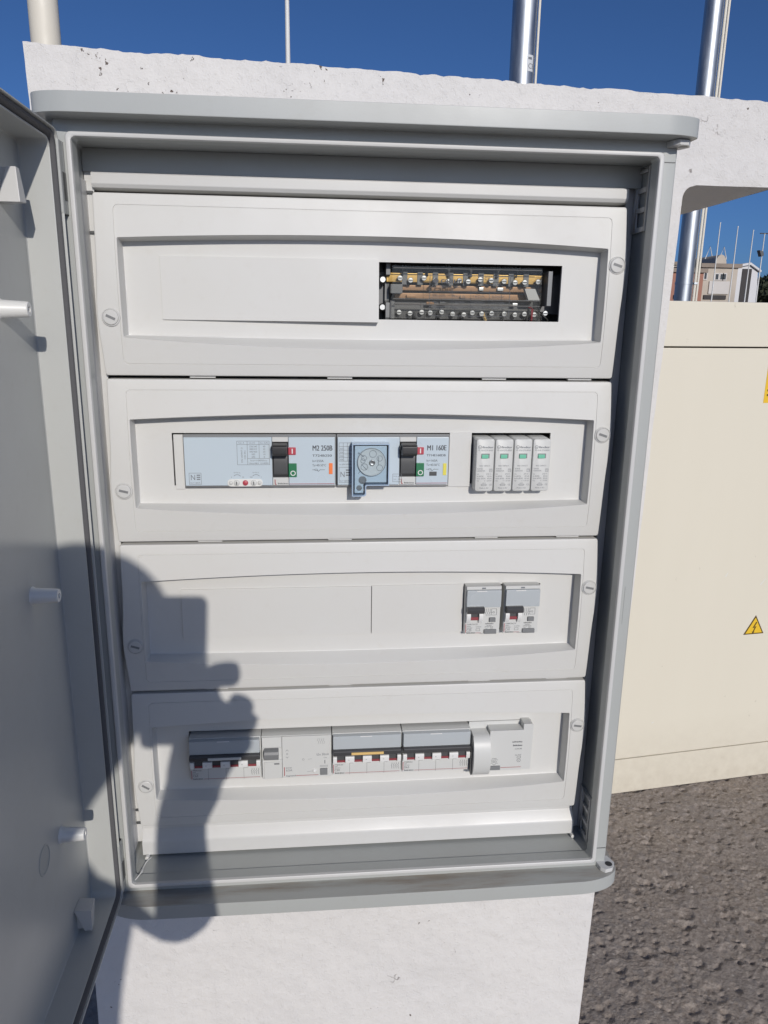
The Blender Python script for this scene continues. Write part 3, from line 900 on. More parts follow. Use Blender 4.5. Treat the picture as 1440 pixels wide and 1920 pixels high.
def extra_m1(t, y):
    g = MB()
    for k in range(6): strip(g, 200.2, 211.6, -208.6 - 3.4 * k, -208.3 - 3.4 * k, y)
    for k in range(4): strip(g, 200.2 + 3.8 * k, 200.5 + 3.8 * k, -225.6, -208.3, y)
    for k in range(4):
        for j in range(3): text(g, ('30A', '-', '1')[j], 201.0 + 3.8 * j, -214.6 - 3.4 * k, 1.5, y)
    text(g, 'Icu (EN 60947)', 200.4, -229, 1.2, y, 'l', 11)
    g.build('rating_print', 'print_mid', t, recalc=False); g = MB()
    frame(g, 200.2, 211.4, -245.6, -231.0, 0.3, y); text(g, 'N', 201.2, -240.4, 5.2, y, 'l', 4.2); text(g, 'In=100A', 201, -244.6, 1.3, y, 'l', 9)
    for k in range(3): strip(g, 206.6, 210.4, -234.4 - 2.4 * k, -233.2 - 2.4 * k, y)
    g.build('emblem', 'print_mid', t, recalc=False); g = MB()
    frame(g, 250.0, 258.4, -245.2, -237.6, 0.3, y); text(g, 'Ii=In x31', 254.2, -240.4, 1.2, y, 'c', 6.6); text(g, '3.5 _ 5.4', 254.2, -243.4, 1.2, y, 'c', 6.6)
    g.build('trip_setting_print', 'print_mid', t, recalc=False)
    MB().box(284.4, 291.4, YF - 0.4, YF + 1, -239.6, -235.6).build('test_button', 'dark_grey', t, 0.3)
    # adjustment block under a clear blue tinted cover
    out = [(211.6, -207.4), (245.6, -207.4), (245.6, -246.0), (225.4, -246.0), (224.6, -247.0), (224.6, -254.6), (222.8, -256.0), (211.6, -256.0)]
    blk = MB().prism([(214.2, -209.8), (243.4, -209.8), (243.4, -243.6), (223.2, -243.6), (222.2, -245), (222.2, -253.4), (214.2, -253.4)], 'y', -4.0, YF + 1.5)
    blk.build('adjustment_block', 'pale_blue', t, 0.6)
    n = len(out)
    inn = [(x + (1.0 if x < 215 else -1.0), z + (-1.0 if z > -215 else 1.0)) for x, z in out]
    rim = MB().loops([[(x, YF + 1, z) for x, z in out], [(x, -7.0, z) for x, z in out], [(x, -7.0, z) for x, z in inn], [(x, YF + 1, z) for x, z in inn]])
    rm = rim.build('cover_rim', 'blue_edge', t, 0, 30)
    MB().prism([(x, z) for x, z in inn], 'y', -6.9, -6.3).build('clear_cover', 'blue_clear', t, 0, 30)
    MB().lathe((229.4, -4.0, -224.4), 'y', [(13.2, 0), (13.2, -1.0), (12.6, -1.6), (11.8, -1.6), (11.6, -1.0), (0.01, -1.0)], 40, False).build('dial_ring', 'device', t, 0, 30)
    d = MB(); yy = -5.2
    ring(d, 229.4, -224.4, 13.0, 0.5, -5.8, 40)
    for (dx, dz, r) in ((1.2, 7.6, 3.4), (7.4, 3.4, 2.7), (7.4, -5.2, 2.9), (-6.8, 3.8, 2.5), (-6.6, -4.4, 3.2), (-7.8, 1.2, 2.2)): ring(d, 229.4 + dx, -224.4 + dz, r, 0.4, yy, 18)
    line(d, [(229.4 - 12, -224.4 + 9), (229.4 - 7, -224.4 + 5)], 0.5, -5.9); line(d, [(229.4 - 9, -224.4 - 2), (229.4 - 4.5, -224.4 - 7)], 0.5, yy); line(d, [(229.4 + 6.4, -219.6), (229.4 + 6.2, -227)], 0.5, yy)
    line(d, [(217.4, -235), (220.4, -231.8)], 0.5, -4.2)
    d.build('dial_print', 'print_mid', t, recalc=False)
    MB().lathe((230.0, -5.0, -224.8), 'y', [(2.9, 0), (2.6, -1.6), (2.0, -1.9), (0.01, -1.6)], 18, False).build('dial_screw', 'steel', t)
    MB().box(229.0, 231.0, -7.1, -6.8, -225.2, -224.4).build('dial_screw_slot', 'dark_grey', t)
    for x, z, r in ((221.4, -241.0, 3.0), (222.0 - 3.6, -248.4, 1.9)):
        MB().lathe((x, -4.0, z), 'y', [(r + 0.6, 0), (r + 0.6, -0.7), (r, -0.8), (r - 0.2, -0.2), (0.01, -0.2)], 20, False).build('cover_screw', 'mid_grey', t)


moulded_breaker('moulded_case_breaker', 'wide pale blue breaker marked M2 250B with black toggle and orange marker', 60.2, 197.6, 140.2, 154.4,
                'M2 250B', 'T724B250', 'In=250A', (191.0, 194.4, -237.4, -227.2, 'orange'), extra_m2, 175.8)
moulded_breaker('moulded_case_breaker', 'pale blue breaker marked M1 160E with round dial under clear cover and yellow marker', 198.2, 303.0, 257.0, 272.0,
                'M1 160E', 'T714E160DB', 'In=160A', (297.2, 300.4, -239.0, -227.8, 'yellow'), extra_m1, 281.4)


def surge_arrester(k):
    pos = ('beside the blanking plate', 'second from the blanking plate', 'third from the blanking plate', 'farthest from the blanking plate')[k]
    x0 = 326.2 + 17.75 * k; x1 = x0 + 17.0; zb, zt = -253.0, -203.6
    t = thing('surge_arrester', 'slim grey surge arrester module with green indicator, ' + pos, 'surge arrester', (x0 + 8.5, 30, zb), 'surge arresters in the second row')
    zt2 = zt - random.uniform(0, 0.5)
    MB().loops([[(x, yy, z) for x, z in rrect(x0 + e, x1 - e, zb + e, zt2 - e, 2.2, 4, 4)] for yy, e in ((34, 0), (-1.8, 0), (-2.8, 0.3), (-3.2, 0.9))], False, True).build('body', 'device', t, 0, 30)
    y = -3.32
    ix = x0 + 8.6
    MB().box(ix - 3.9, ix + 3.9, -3.36, -3.22, -221.6, -217.2).build('indicator_recess', 'mid_grey', t)
    MB().box(ix - 3.5, ix + 2.7, -4.4, -3.3, -221.6, -218.0).build('indicator', 'mint', t, 0.3)
    g = MB()
    ring(g, x0 + 3.2, -211.2, 1.7, 0.4, y, 18); line(g, [(x0 + 2.2, -211.4), (x0 + 3.0, -210.8), (x0 + 3.2, -211.8), (x0 + 4.2, -211.2)], 0.3, y)
    text(g, 'finder', x0 + 5.3, -212.2, 2.0, y, 'l', 10.4, bold=0.25)
    text(g, '7P.20.8.275.0020', x0 + 1.5, -214.8, 1.35, y, 'l', 14)
    g.build('maker_lettering', 'print_mid', t, recalc=False)
    d = MB()
    text(d, 'RED: DEFECT', x0 + 8.5, -229.2, 1.15, y, 'c', 10); text(d, 'SURGE', x0 + 1.5, -232.0, 1.2, y, 'l', 5); text(d, 'ARRESTER', x0 + 1.5, -234.0, 1.2, y, 'l', 7.6)
    frame(d, x0 + 12.9, x0 + 15.6, -234.4, -231.4, 0.25, y); text(d, 'T2', x0 + 13.5, -233.6, 1.5, y)
    for j, (a, b) in enumerate((('Uc', '275 V~'), ('In (8/20)', '20 kA'), ('Imax (8/20)', '40 kA'), ('Up', '≤ 1.25 kV'))):
        text(d, a, x0 + 1.4, -237.0 - 2.1 * j, 1.25, y, 'l'); text(d, b, x0 + 15.4, -237.0 - 2.1 * j, 1.25, y, 'r')
    frame(d, x0 + 6.2, x0 + 10.6, -247.6, -245.8, 0.25, y); line(d, [(x0 + 5.2, -246.7), (x0 + 11.6, -246.7)], 0.25, y)
    text(d, '160 A', x0 + 8.4, -245.4, 0.9, y, 'c'); text(d, 'CE', x0 + 13.2, -247.2, 1.5, y); text(d, 'Made in EU', x0 + 8.5, -250.2, 1.2, y, 'c', 8.6)
    d.build('rating_lettering', 'print_mid', t, recalc=False)


for k in range(4): surge_arrester(k)


def rcbo(x0, code, rating, label):
    zt, zb = -348.6, -398.6; x1 = x0 + 35.2
    t = thing('residual_current_breaker', label, 'circuit breaker', (x0 + 17.6, 30, zb), 'small two pole breakers in the third row')
    MB().box(x0, x1, 3.0, 40, zb, zt).build('body', 'device', t, 0.5)
    yf = 2.0
    # lower face, left side wall seen next to the gap
    MB().box(x0 + 0.4, x1 - 0.4, yf, 4, zb + 0.4, -370.0).build('front_face', 'device', t, 0.5)
    cv = MB().box(x0 + 0.6, x1 - 0.6, -1.6, 3.2, -369.6, -352.0); cv.build('label_window', 'window_blue', t, 0.9)
    MB().box(x0 + 0.4, x1 - 0.4, 0.6, 3.2, -351.8, zt + 0.1).build('window_hinge', 'device', t, 0.4)
    MB().box(x0 + 10, x0 + 20, -2.0, -1.2, -352.9, -352.1).build('window_catch', 'print_white', t, 0.1)
    MB().box(x0 + 15.4, x0 + 19.2, 0.3, 0.7, -351.0, -349.6).build('hinge_mark', 'print_mid', t)
    MB().prism([(3, -368.0), (-5.0, -368.2), (-6.8, -369.8), (-6.4, -373.6), (-4.0, -375.2), (3, -374.8)], 'x', x0 + 0.8, x0 + 17.8).build('toggle_handle', 'toggle', t, 1.0)
    MB().box(x0 + 5.0, x0 + 13.0, 0.6, 2.6, -383.6, -375).build('toggle_slot', 'dark_grey', t, 0.2)
    MB().box(x0 + 5.2, x0 + 12.8, -0.6, 1.4, -383.0, -380.0).build('contact_flag', 'dull_red', t, 0.3)
    for a, b in ((x0 + 0.8, x0 + 4.9), (x0 + 13.1, x0 + 17.0)):
        MB().prism([(3, -375.2), (-2.6, -375.6), (-3.2, -378), (-2.4, -382), (0.6, -386.4), (3, -386.6)], 'x', a, b).build('toggle_cheek', 'print_white', t, 0.5)
    MB().box(x0 + 24.2, x0 + 30.2, -0.4, 3, -385.4, -381.2).build('test_button', 'mid_grey', t, 0.3)
    MB().box(x0 + 19.4, x0 + 31.6, -0.2, 3, -398.0, -393.6).build('test_lever', 'mid_grey', t, 0.4)
    y = yf - 0.12
    g = MB()
    text(g, code, x0 + 2.2, -389.0, 1.5, y, 'l', 10.6); text(g, '6000/3', x0 + 2.2, -391.0, 1.0, y); text(g, '230/400V', x0 + 2.2, -392.7, 1.0, y)
    text(g, rating, x0 + 2.0, -395.6, 2.4, y, 'l', 4.8); text(g, 'In=0.03A', x0 + 11.2, -391.6, 1.1, y, 'l', 5.4); frame(g, x0 + 11.4, x0 + 15.4, -395.4, -392.8, 0.25, y)
    text(g, 'bticino', x0 + 2.0, -397.9, 1.6, y, 'l', 8.6, bold=0.3)
    text(g, 'salvavita', x0 + 20.4, -388.4, 1.5, y, 'l', 8.2, bold=0.15); text(g, 'PREMERE', x0 + 24.4, -390.2, 0.9, y, 'c'); text(g, 'MENSILMENTE', x0 + 24.4, -391.6, 0.9, y, 'c'); text(g, 'TEST', x0 + 27, -393.2, 1.1, y, 'c')
    line(g, [(x0 + 20.2, -392.2), (x0 + 21.8, -393.2), (x0 + 23.6, -392.2)], 0.25, y)
    for k in range(3):
        line(g, [(x0 + 21 + 1.9 * k, -372), (x0 + 21 + 1.9 * k, -375), (x0 + 20.2 + 1.9 * k, -376.6), (x0 + 21 + 1.9 * k, -378), (x0 + 21 + 1.9 * k, -380)], 0.3, y)
    frame(g, x0 + 26, x0 + 31.4, -379, -372.2, 0.3, y); ring(g, x0 + 28.4, -376, 1.0, 0.3, y, 10); line(g, [(x0 + 24.8, -376), (x0 + 27.2, -376)], 0.3, y)
    g.build('lettering', 'print', t, recalc=False)
    r = MB(); strip(r, x0 + 0.9, x0 + 1.5, -397, -388.0, y); strip(r, x0 + 11.0, x0 + 16.6, -397.6, -397.2, y)
    r.build('red_line', 'print_red', t, recalc=False)


rcbo(323.4, 'GA8813AC20', 'C20', 'small two pole breaker marked C20, beside the blanking plate')
rcbo(362.0, 'GA8813AC10', 'C10', 'small two pole breaker marked C10, on the outer side of the C20 breaker')


def mcb4(x0, code, rating, marker, label):
    zt, zb = -503.4, -550.6; W = 70.4; x1 = x0 + W
    t = thing('four_pole_breaker', label, 'circuit breaker', (x0 + W / 2, 30, zb), 'four pole breakers in the bottom row')
    MB().box(x0, x1, 3.4, 42, zb, zt).build('body', 'device', t, 0.5)
    yf = 2.2
    MB().box(x0 + 0.5, x1 - 0.5, yf, 4, zb + 0.4, -534.4).build('front_face', 'device', t, 0.5)
    MB().box(x0 + 0.7, x1 - 0.9, -2.2, 3.6, -518.6, zt - 0.6).build('label_window', 'window_blue', t, 0.8)
    MB().box(x0 + 28, x0 + 40, -2.6, -2.0, -505.0, -504.3).build('window_catch', 'print_white', t, 0.1)
    MB().prism([(3.6, -518.4), (-4.2, -518.6), (-5.6, -520.0), (-5.2, -524.2), (-3.0, -525.6), (3.6, -525.4)], 'x', x0 + 0.6, x1 - 0.6).build('toggle_bar', 'toggle', t, 1.0)
    if marker: MB().box(x0 + 19, x0 + 51.5, -6.3, -5.4, -523.0, -520.4).build('bar_label', marker, t, 0.2)
    for k in range(4):
        a = x0 + 4.6 + 17.6 * k
        MB().box(a, a + 8.4, 0.8, 3.6, -535.2, -525.4).build('toggle_slot', 'dark_grey', t, 0.2)
        MB().box(a + 0.2, a + 8.2, -0.2, 1.2, -534.6, -532.4).build('contact_flag', 'dull_red', t, 0.2)
    for k in range(5):
        a = x0 + 4.6 + 17.6 * k - 9.2; b = a + 9.2
        a = max(a, x0 + 0.6); b = min(b, x1 - 0.6)
        MB().prism([(3.6, -526.6), (-2.6, -527.0), (-3.2, -529.2), (-2.2, -534.2), (1.8, -536.8), (3.6, -536.8)], 'x', a, b).build('toggle_cheek', 'print_white', t, 0.5)
    y = yf - 0.12
    g = MB()
    text(g, code, x0 + 2.4, -539.4, 1.5, y, 'l', 8.4); text(g, '6000', x0 + 2.4, -541.2, 1.0, y); text(g, 'Ue=400V~', x0 + 2.4, -542.8, 1.0, y)
    text(g, rating, x0 + 2.2, -545.8, 2.3, y, 'l', 5.2); text(g, 'bticino', x0 + 2.4, -548.8, 1.6, y, 'l', 9.6, bold=0.3)
    for k in range(3): line(g, [(x0 + 17.6 * (k + 1) + 4, -537.2), (x0 + 17.6 * (k + 1), -537.2), (x0 + 17.6 * (k + 1), -550)], 0.22, y)
    for k in range(4):
        a = x0 + 61 + 2.2 * k
        line(g, [(a, -538.6), (a, -540.4), (a - 0.9, -541.4), (a + 0.2, -542.6), (a - 0.6, -543.6), (a, -544.4), (a, -545.6)], 0.3, y)
    for k in range(1, 4): text(g, '-x', x0 + 4.6 + 17.6 * k - 6.6, -530.8, 1.3, -3.35)
    g.build('lettering', 'print', t, recalc=False)
    r = MB(); strip(r, x0 + 1.0, x0 + 1.6, -548.2, -538.4, y); strip(r, x0 + 13, x1 - 1.6, -548.6, -548.2, y)
    r.build('red_line', 'print_red', t, recalc=False)


mcb4(51.2, 'F84/63', 'C63', 'device', 'four pole breaker with grey strip on its black bar, left of the 30mA module')
mcb4(193.0, 'FT84C50', 'C50', 'tan', 'four pole breaker marked C50 with tan strip on its black bar')
mcb4(264.2, 'FN84D63', 'D63', None, 'four pole breaker marked D63 with a plain black bar')


def rcd_module():
    x0, x1 = 122.2, 192.2; zt, zb = -503.8, -551.4
    t = thing('residual_current_module', 'grey residual current module marked 30mA with small grey lever', 'circuit breaker', ((x0 + x1) / 2, 30, zb))
    MB().box(x0, x1, 3.6, 42, zb, zt).build('body', 'device', t, 0.5)
    MB().box(x0 + 20.5, x1 - 0.4, 1.6, 4, zb + 0.6, zt - 0.4).build('front_face', 'device', t, 0.5)
    MB().prism([(4, zt - 0.4), (1.6, zt - 0.8), (0.8, -515), (2.4, -516), (2.4, -528.6), (0.4, -529.4), (0.2, -549), (1.8, -551), (4, -551)], 'x', x0 + 0.6, x0 + 20.2).build('lever_housing', 'device', t, 0.5)
    MB().prism([(3, -516.4), (-4.0, -517.4), (-5.4, -520), (-4.4, -525.6), (-1, -528.2), (3, -528.2)], 'x', x0 + 2.6, x0 + 17.0).build('lever', 'mid_grey', t, 0.6)
    MB().box(x0 + 2.4, x0 + 19.2, -0.6, 0.5, -549.6, -531.0).build('test_flap', 'device', t, 0.6)
    MB().box(x0 + 12.4, x0 + 17.6, -0.85, -0.5, -533.6, -532.0).build('flap_slot', 'mid_grey', t)
    MB().box(x1 - 11.6, x1 - 4.2, 0.2, 2, -548.4, -541.0).build('test_button', 'mid_grey', t, 0.5)
    MB().lathe((x1 - 17.4, 1.6, -543.8), 'y', [(1.9, 0.2), (1.8, -0.8), (1.2, -1.5), (0.01, -1.8)], 16, False).build('indicator_stud', 'print_white', t)
    y = 1.48
    g = MB()
    text(g, 'I∆n 30mA', x1 - 2.6, -526.6, 2.6, y, 'r', 12.6); text(g, '0.03A', x1 - 4.6, -529.8, 1.0, y, 'r'); text(g, 'BDH40', x0 + 23.8, -540.2, 1.5, y, 'l', 6); text(g, '63A', x0 + 23.8, -543.4, 2.4, y, 'l', 6.6)
    text(g, 'legrand', x0 + 24.0, -549.2, 1.5, y, 'l', 9.4, bold=0.2)
    line(g, [(x0 + 24, -520.5), (x0 + 25.4, -518.8), (x0 + 26.8, -520.5)], 0.35, y); line(g, [(x0 + 24, -526.5), (x0 + 25.4, -528.2), (x0 + 26.8, -526.5)], 0.35, y); ring(g, x0 + 25.4, -523.5, 0.9, 0.3, y, 10)
    strip(g, x1 - 7.2, x1 - 6.4, -536, -532, y)
    for k in range(4): line(g, [(x1 - 13.4 + 1.9 * k, -507), (x1 - 14 + 1.9 * k, -509.5), (x1 - 12.8 + 1.9 * k, -511), (x1 - 13.4 + 1.9 * k, -513.6)], 0.22, y)
    line(g, [(x0 + 46, -530.4), (x0 + 50, -530.0)], 0.25, y); ring(g, x0 + 41.5, -530.4, 1.1, 0.25, y, 12); line(g, [(x0 + 45, -544.6), (x1 - 20, -544.0)], 0.25, y)
    strip(g, x1 - 12, x1 - 3.6, -539.4, -539.1, y); strip(g, x1 - 12, x1 - 3.6, -538.2, -537.9, y)
    g.build('lettering', 'print_mid', t, recalc=False)
    r = MB(); strip(r, x0 + 22.0, x0 + 22.7, -548.4, -538.4, y); strip(r, x0 + 34, x1 - 13.4, -548.8, -548.3, y)
    r.build('red_line', 'print_red', t, recalc=False)


rcd_module()


def salvavita_module():
    x0, x1 = 335.6, 399.4; zt, zb = -504.4, -553.0
    t = thing('earth_leakage_module', 'plain grey earth leakage module with curved shield and TEST button', 'circuit breaker', ((x0 + x1) / 2, 30, zb))
    MB().box(x0 + 18.4, x1 - 10.4, -2.0, 42, zb + 2.6, zt).build('body', 'device', t, 0.6)
    MB().prism([(x1 - 10.5, zb + 2.6), (x1 - 0.8, zb + 2.6), (x1, zt + 4.2), (x1 - 2, zt + 6.2), (x1 - 10.5, zt + 6.2)], 'y', -1.2, 42).build('side_ear', 'device', t, 0.6)
    MB().box(x0 - 1, x1 + 0.4, 11, 15, -512, -500.6).build('rear_shelf', 'device', t)
    prof = []
    for k in range(13):
        a = math.pi * (0.02 + 0.90 * k / 12)
        prof.append((2.6 - 14.6 * math.sin(a) ** 0.8, -508.2 - 46.2 * (1 - math.cos(a)) / 2))
    prof = [(20, -508.0)] + prof + [(20, -555.4)]
    MB().prism(prof, 'x', x0 + 0.4, x0 + 18.2).build('curved_shield', 'device', t, 0.7, 50)
    MB().box(x0 - 1.2, x0 + 0.5, -5.5, 40, -551.8, -507.6).build('side_cheek', 'dark_grey', t, 0.4)
    MB().box(x0 + 4.4, x0 + 14.6, -9.2, -4.0, -545.4, -542.4).build('shield_slot', 'dark_grey', t, 0.2)
    MB().box(x0 + 17.6, x0 + 30.4, -3.6, 0, -548.8, -544.4).build('test_button', 'mid_grey', t, 0.5)
    y = -2.12
    g = MB()
    text(g, 'salvavita', x1 - 11.4, -518.4, 1.9, y, 'r', 10.6, bold=0.2); text(g, 'bticino', x1 - 11.4, -522.6, 2.0, y, 'r', 9.6, bold=0.45); text(g, 'G/44C88', x1 - 11.4, -526.4, 1.3, y, 'r', 7.4)
    text(g, 'I∆n 0.03', x1 - 11.8, -533.6, 1.4, y, 'r', 6.4); frame(g, x1 - 16, x1 - 12, -536.6, -534.4, 0.28, y); ring(g, x1 - 14, -539.2, 2.0, 0.35, y, 18); line(g, [(x1 - 14.6, -539.6), (x1 - 13.4, -538.6)], 0.3, y)
    text(g, 'PREMERE', x0 + 24, -536.6, 0.9, y, 'c'); text(g, 'MENSILMENTE', x0 + 24, -538.2, 0.9, y, 'c'); text(g, 'TEST', x0 + 24, -541.0, 1.8, y, 'c', 6)
    line(g, [(x0 + 20, -541.6), (x0 + 21.6, -541.6), (x0 + 24, -543.8), (x0 + 26.4, -541.6), (x0 + 28, -541.6)], 0.3, y)
    g.build('lettering', 'print', t, recalc=False)
    r = MB(); strip(r, x0 + 31, x1 - 11.2, -547.2, -546.7, y); r.build('red_line', 'print_red', t, recalc=False)


salvavita_module()


def terminal_block():
    t = thing('distribution_block', 'brass and copper distribution terminal block behind a clear printed cover', 'terminal block', (320, 35, -99))
    x0, x1 = 250.0, 388.0
    MB().box(236.6, 402.0, 44, 50, -108, -42).build('base', 'black', t, 0.5)
    MB().prism([(44, -104), (30, -104), (24, -97), (24, -84), (34, -82), (34, -62), (24, -60), (24, -50), (44, -46)], 'x', 243, 247).build('end_bracket', 'mid_grey', t, 0.5)
    MB().box(247, 258, 22, 34, -76, -68).build('bracket_foot', 'mid_grey', t, 0.6)
    MB().box(247, 251, 22, 34, -98, -82).build('bracket_foot', 'mid_grey', t, 0.6)
    MB().box(388.5, 392.5, 14, 40, -85, -55).build('end_bracket', 'mid_grey', t, 0.5)
    MB().prism([(369, -70), (379, -70), (384, -80), (373, -80)], 'y', 20, 26).build('end_clip', 'device', t, 0.5)
    MB().box(244, x1, 30, 35, -66, -58).build('terminal_bar', 'brass', t, 0.6)
    MB().box(252, x1 - 6, 34, 39, -73, -68).build('terminal_bar', 'copper', t, 0.6)
    MB().box(252, x1 - 6, 34, 39, -81, -75).build('terminal_bar', 'copper', t, 0.6)
    MB().box(250, x1 - 2, 30, 35, -98, -88).build('terminal_bar', 'dark_grey', t, 0.6)
    for k in range(9): MB().box(258 + 14 * k, 263 + 14 * k, 29.2, 30.4, -68, -56.5).build('terminal_divider', 'mid_grey', t, 0.3)
    for r, (z, n, dz) in enumerate(((-63.5, 13, 0.0), (-92.5, 15, 0.0))):
        for k in range(n):
            x = 256 + (126 if r == 0 else 134) * k / (n - 1) + random.uniform(-1.6, 1.6)
            zz = z + random.uniform(-1.4, 1.4)
            s = MB().lathe((x, 26.0, zz), 'y', [(1.5, 8), (1.5, 0.6), (2.3, 0.2), (2.4, -1.4), (2.1, -1.7), (0.01, -1.75)], 14, False)
            s.build('terminal_screw', 'steel', t)
            MB().box(x - 1.8, x + 1.8, 24.05, 24.3, zz - 0.4, zz + 0.4).build('screw_slot', 'black', t)
    for x in (240, 240.5):
        MB().lathe((240.5, 28, -64 if x == 240 else -88), 'y', [(3.4, 8), (3.4, 0), (2.4, -1.2), (0.01, -1.2)], 14, False).build('terminal_screw', 'steel', t)
    for k in range(12):                              # conductors leaving the terminals
        x = 258 + 10.6 * k + random.uniform(-2, 2); b = random.uniform(-3, 3); lo = k % 2
        z0, z1 = ((-92, -104) if lo else (-60, -47))
        MB().tube([(x, 27, z0), (x + b * 0.5, 22.5, (z0 + z1) / 2), (x + b, 34, z1), (x + b, 42, z1)], random.choice((1.1, 1.5, 1.8)), 8).build('wire', random.choice(('black', 'mid_grey', 'dark_grey', 'tan', 'device')), t)
    for k in range(7):
        x = 262 + 17 * k + random.uniform(-3, 3); z = random.choice((-70.5, -78, -84))
        MB().box(x, x + random.uniform(4, 9), 31, 33.2, z - 1.6, z + 1.4).build('terminal_tab', random.choice(('steel', 'dark_grey', 'copper')), t, 0.4)
    wr = MB().tube([(377, 30, -86), (378, 22, -88), (378.5, 26, -97), (379, 36, -104)], 1.1, 8); wr.build('wire', 'red', t)
    for a, b in ((383, 388), (386, 394)):
        MB().tube([(a, 34, -88), (a + 2, 24, -92), (b, 26, -97), (b, 36, -106)], 0.7, 7).build('wire', 'steel', t)
    cov = MB().loops([[(248, yy, -52.5), (384, yy, -52.5), (384, yy, -97.5), (248, yy, -97.5)] for yy in (40, 18.5, 17.5)], False, True)
    cov.build('clear_cover', 'clear_cover', t, 0, 30)
    for z in (-54.2, -80.6, -85.4): MB().tube([(249, 18.0, z), (383, 18.0, z)], 0.55, 8).build('cover_rib', 'steel', t)
    y = 17.3
    g = MB()
    text(g, 'cabur', 291, -66.6, 5.0, y, 'l', 19.5, bold=0.5)
    g.add([(284.0, y, -64.6), (287, y, -61.6), (290, y, -64.6), (287, y, -67.6)], [(0, 1, 2, 3)])
    text(g, 'CE', 331, -63.6, 3.0, y); text(g, 'EN 60947-7-1', 331, -68.6, 2.4, y, 'l', 17); text(g, 'CCI 080 DPB 160A', 283.5, -70.6, 2.2, y, 'l', 27)
    frame(g, 281.5, 355, -95, -59.5, 0.5, y)
    for z in (-74, -79.6, -87): strip(g, 282, 354.5, z, z + 0.4, y)
    for x in (302, 319, 336): strip(g, x, x + 0.4, -88, -72, y)
    for k in range(3):
        for j in range(4): text(g, ('25mm', '4x16', '160A', '500V')[(j + k) % 4], 284 + 18 * j, -78.6 - 5.2 * k, 2.1, y, 'l', 12)
    g.build('cover_print', 'print', t, recalc=False)


terminal_block()

# ------------------------------------------------------------------ beige utility cabinet on the ground
def beige_cabinet():
    import math as _m
    ang = _m.atan2(71, 568); ca, sa = _m.cos(ang), _m.sin(ang)
    ox, oy = 1152.0, 1393.0
    def T(u, d, z): return (ox + u * ca - d * sa, oy + u * sa + d * ca, -GZ + z)
    t = thing('utility_cabinet', 'large plain beige metal utility cabinet on the asphalt behind the pillar', 'cabinet', T(350, 200, 0))
    def box(u0, u1, d0, d1, z0, z1):
        mb = MB().box(u0, u1, d0, d1, z0, z1); mb.v = [T(*v) for v in mb.v]; return mb
    u0, u1 = -330, 1150
    box(u0 + 6, u1 - 6, 3, 415, 2, 126).build('plinth', 'beige', t, 2)
    box(u0, u1, 14, 420, 131, 1425).build('body', 'beige', t, 2)
    box(u0 + 4, 705, 0, 13, 131, 1429).build('door_leaf', 'beige', t, 2.5)
    box(711, u1 - 4, 0, 13, 131, 1429).build('door_leaf', 'beige', t, 2.5)
    box(u0 - 4, u1 + 4, -4, 432, 1433, 1556).build('roof', 'beige', t, 3)
    # warning triangle
    def tri(cx, cz, s, d):
        return [T(cx - s, d, cz - s * 0.58), T(cx + s, d, cz - s * 0.58), T(cx, d, cz + s * 1.16)]
    cu = (1580 - ox) / ca; cz = -1044 + GZ
    w = MB(); a = tri(cu, cz, 37, -1.0) + tri(cu, cz, 37, -0.1)
    w.add(a, [(0, 1, 2), (5, 4, 3), (0, 3, 4, 1), (1, 4, 5, 2), (2, 5, 3, 0)])
    s1 = w.build('warning_sign', 'sign_brown', t)
    w = MB(); w.add(tri(cu, cz, 30.6, -1.3), [(0, 1, 2)]); w.build('sign_field', 'sign_yellow', s1, recalc=False)
    bolt = [(3, 16), (-6, -1), (0.5, 0.5), (-3.5, -11), (-6, -9.5), (-4.2, -16.5), (2.2, -12), (-0.6, -11.6), (5.5, 3.6), (-0.5, 2.4), (6.2, 14)]
    w = MB(); w.add([T(cu + 1.25 * x, -1.6, cz + 1 + 1.25 * z) for x, z in bolt], [tuple(range(len(bolt)))]); w.build('lightning_bolt', 'sign_brown', s1, recalc=False)
    # yellow notice cut by the edge of the picture
    nx = (1498 - ox) / ca
    w2 = box(nx, nx + 110, -0.9, -0.1, 1272, 1380); s2 = w2.build('warning_sign', 'sign_yellow', t)
    w = MB()
    for zz in (1292, 1306):                                   # two lines of small print, too small to read
        for k in range(7): w.add([T(nx + 8 + 13 * k, -1.2, zz), T(nx + 18 + 13 * k, -1.2, zz), T(nx + 18 + 13 * k, -1.2, zz + 6), T(nx + 8 + 13 * k, -1.2, zz + 6)], [(0, 1, 2, 3)])
    w.add([T(nx + 12, -1.2, 1334), T(nx + 62, -1.2, 1334), T(nx + 37, -1.2, 1374)], [(0, 1, 2)])
    w.build('sign_print', 'sign_brown', s2, recalc=False)
    w = MB()
    for (uu, zz, a, L) in ((430, 700, 50, 26), (300, 735, 60, 14), (100, 250, 20, 9)):
        dx, dz = L * math.cos(math.radians(a)), L * math.sin(math.radians(a)); n_ = 2.0
        w.add([T(uu, -0.35, zz), T(uu + n_, -0.35, zz - n_), T(uu + dx + n_, -0.35, zz + dz), T(uu + dx, -0.35, zz + dz)], [(0, 1, 2, 3)])
    w.build('paint_scratch', 'white_plastic', t, recalc=False)


beige_cabinet()

# ------------------------------------------------------------------ poles
def at(px, py, D):
    """point on the line of sight through a pixel at distance D (mm) measured along y from the camera"""
    d = CR.T @ np.array([(px - 720) / FPX, (py - 960) / FPX, 1.0])
    k = D / d[1]
    return CAM[0] + d[0] * k, CAM[1] + D, CAM[2] + d[2] * k


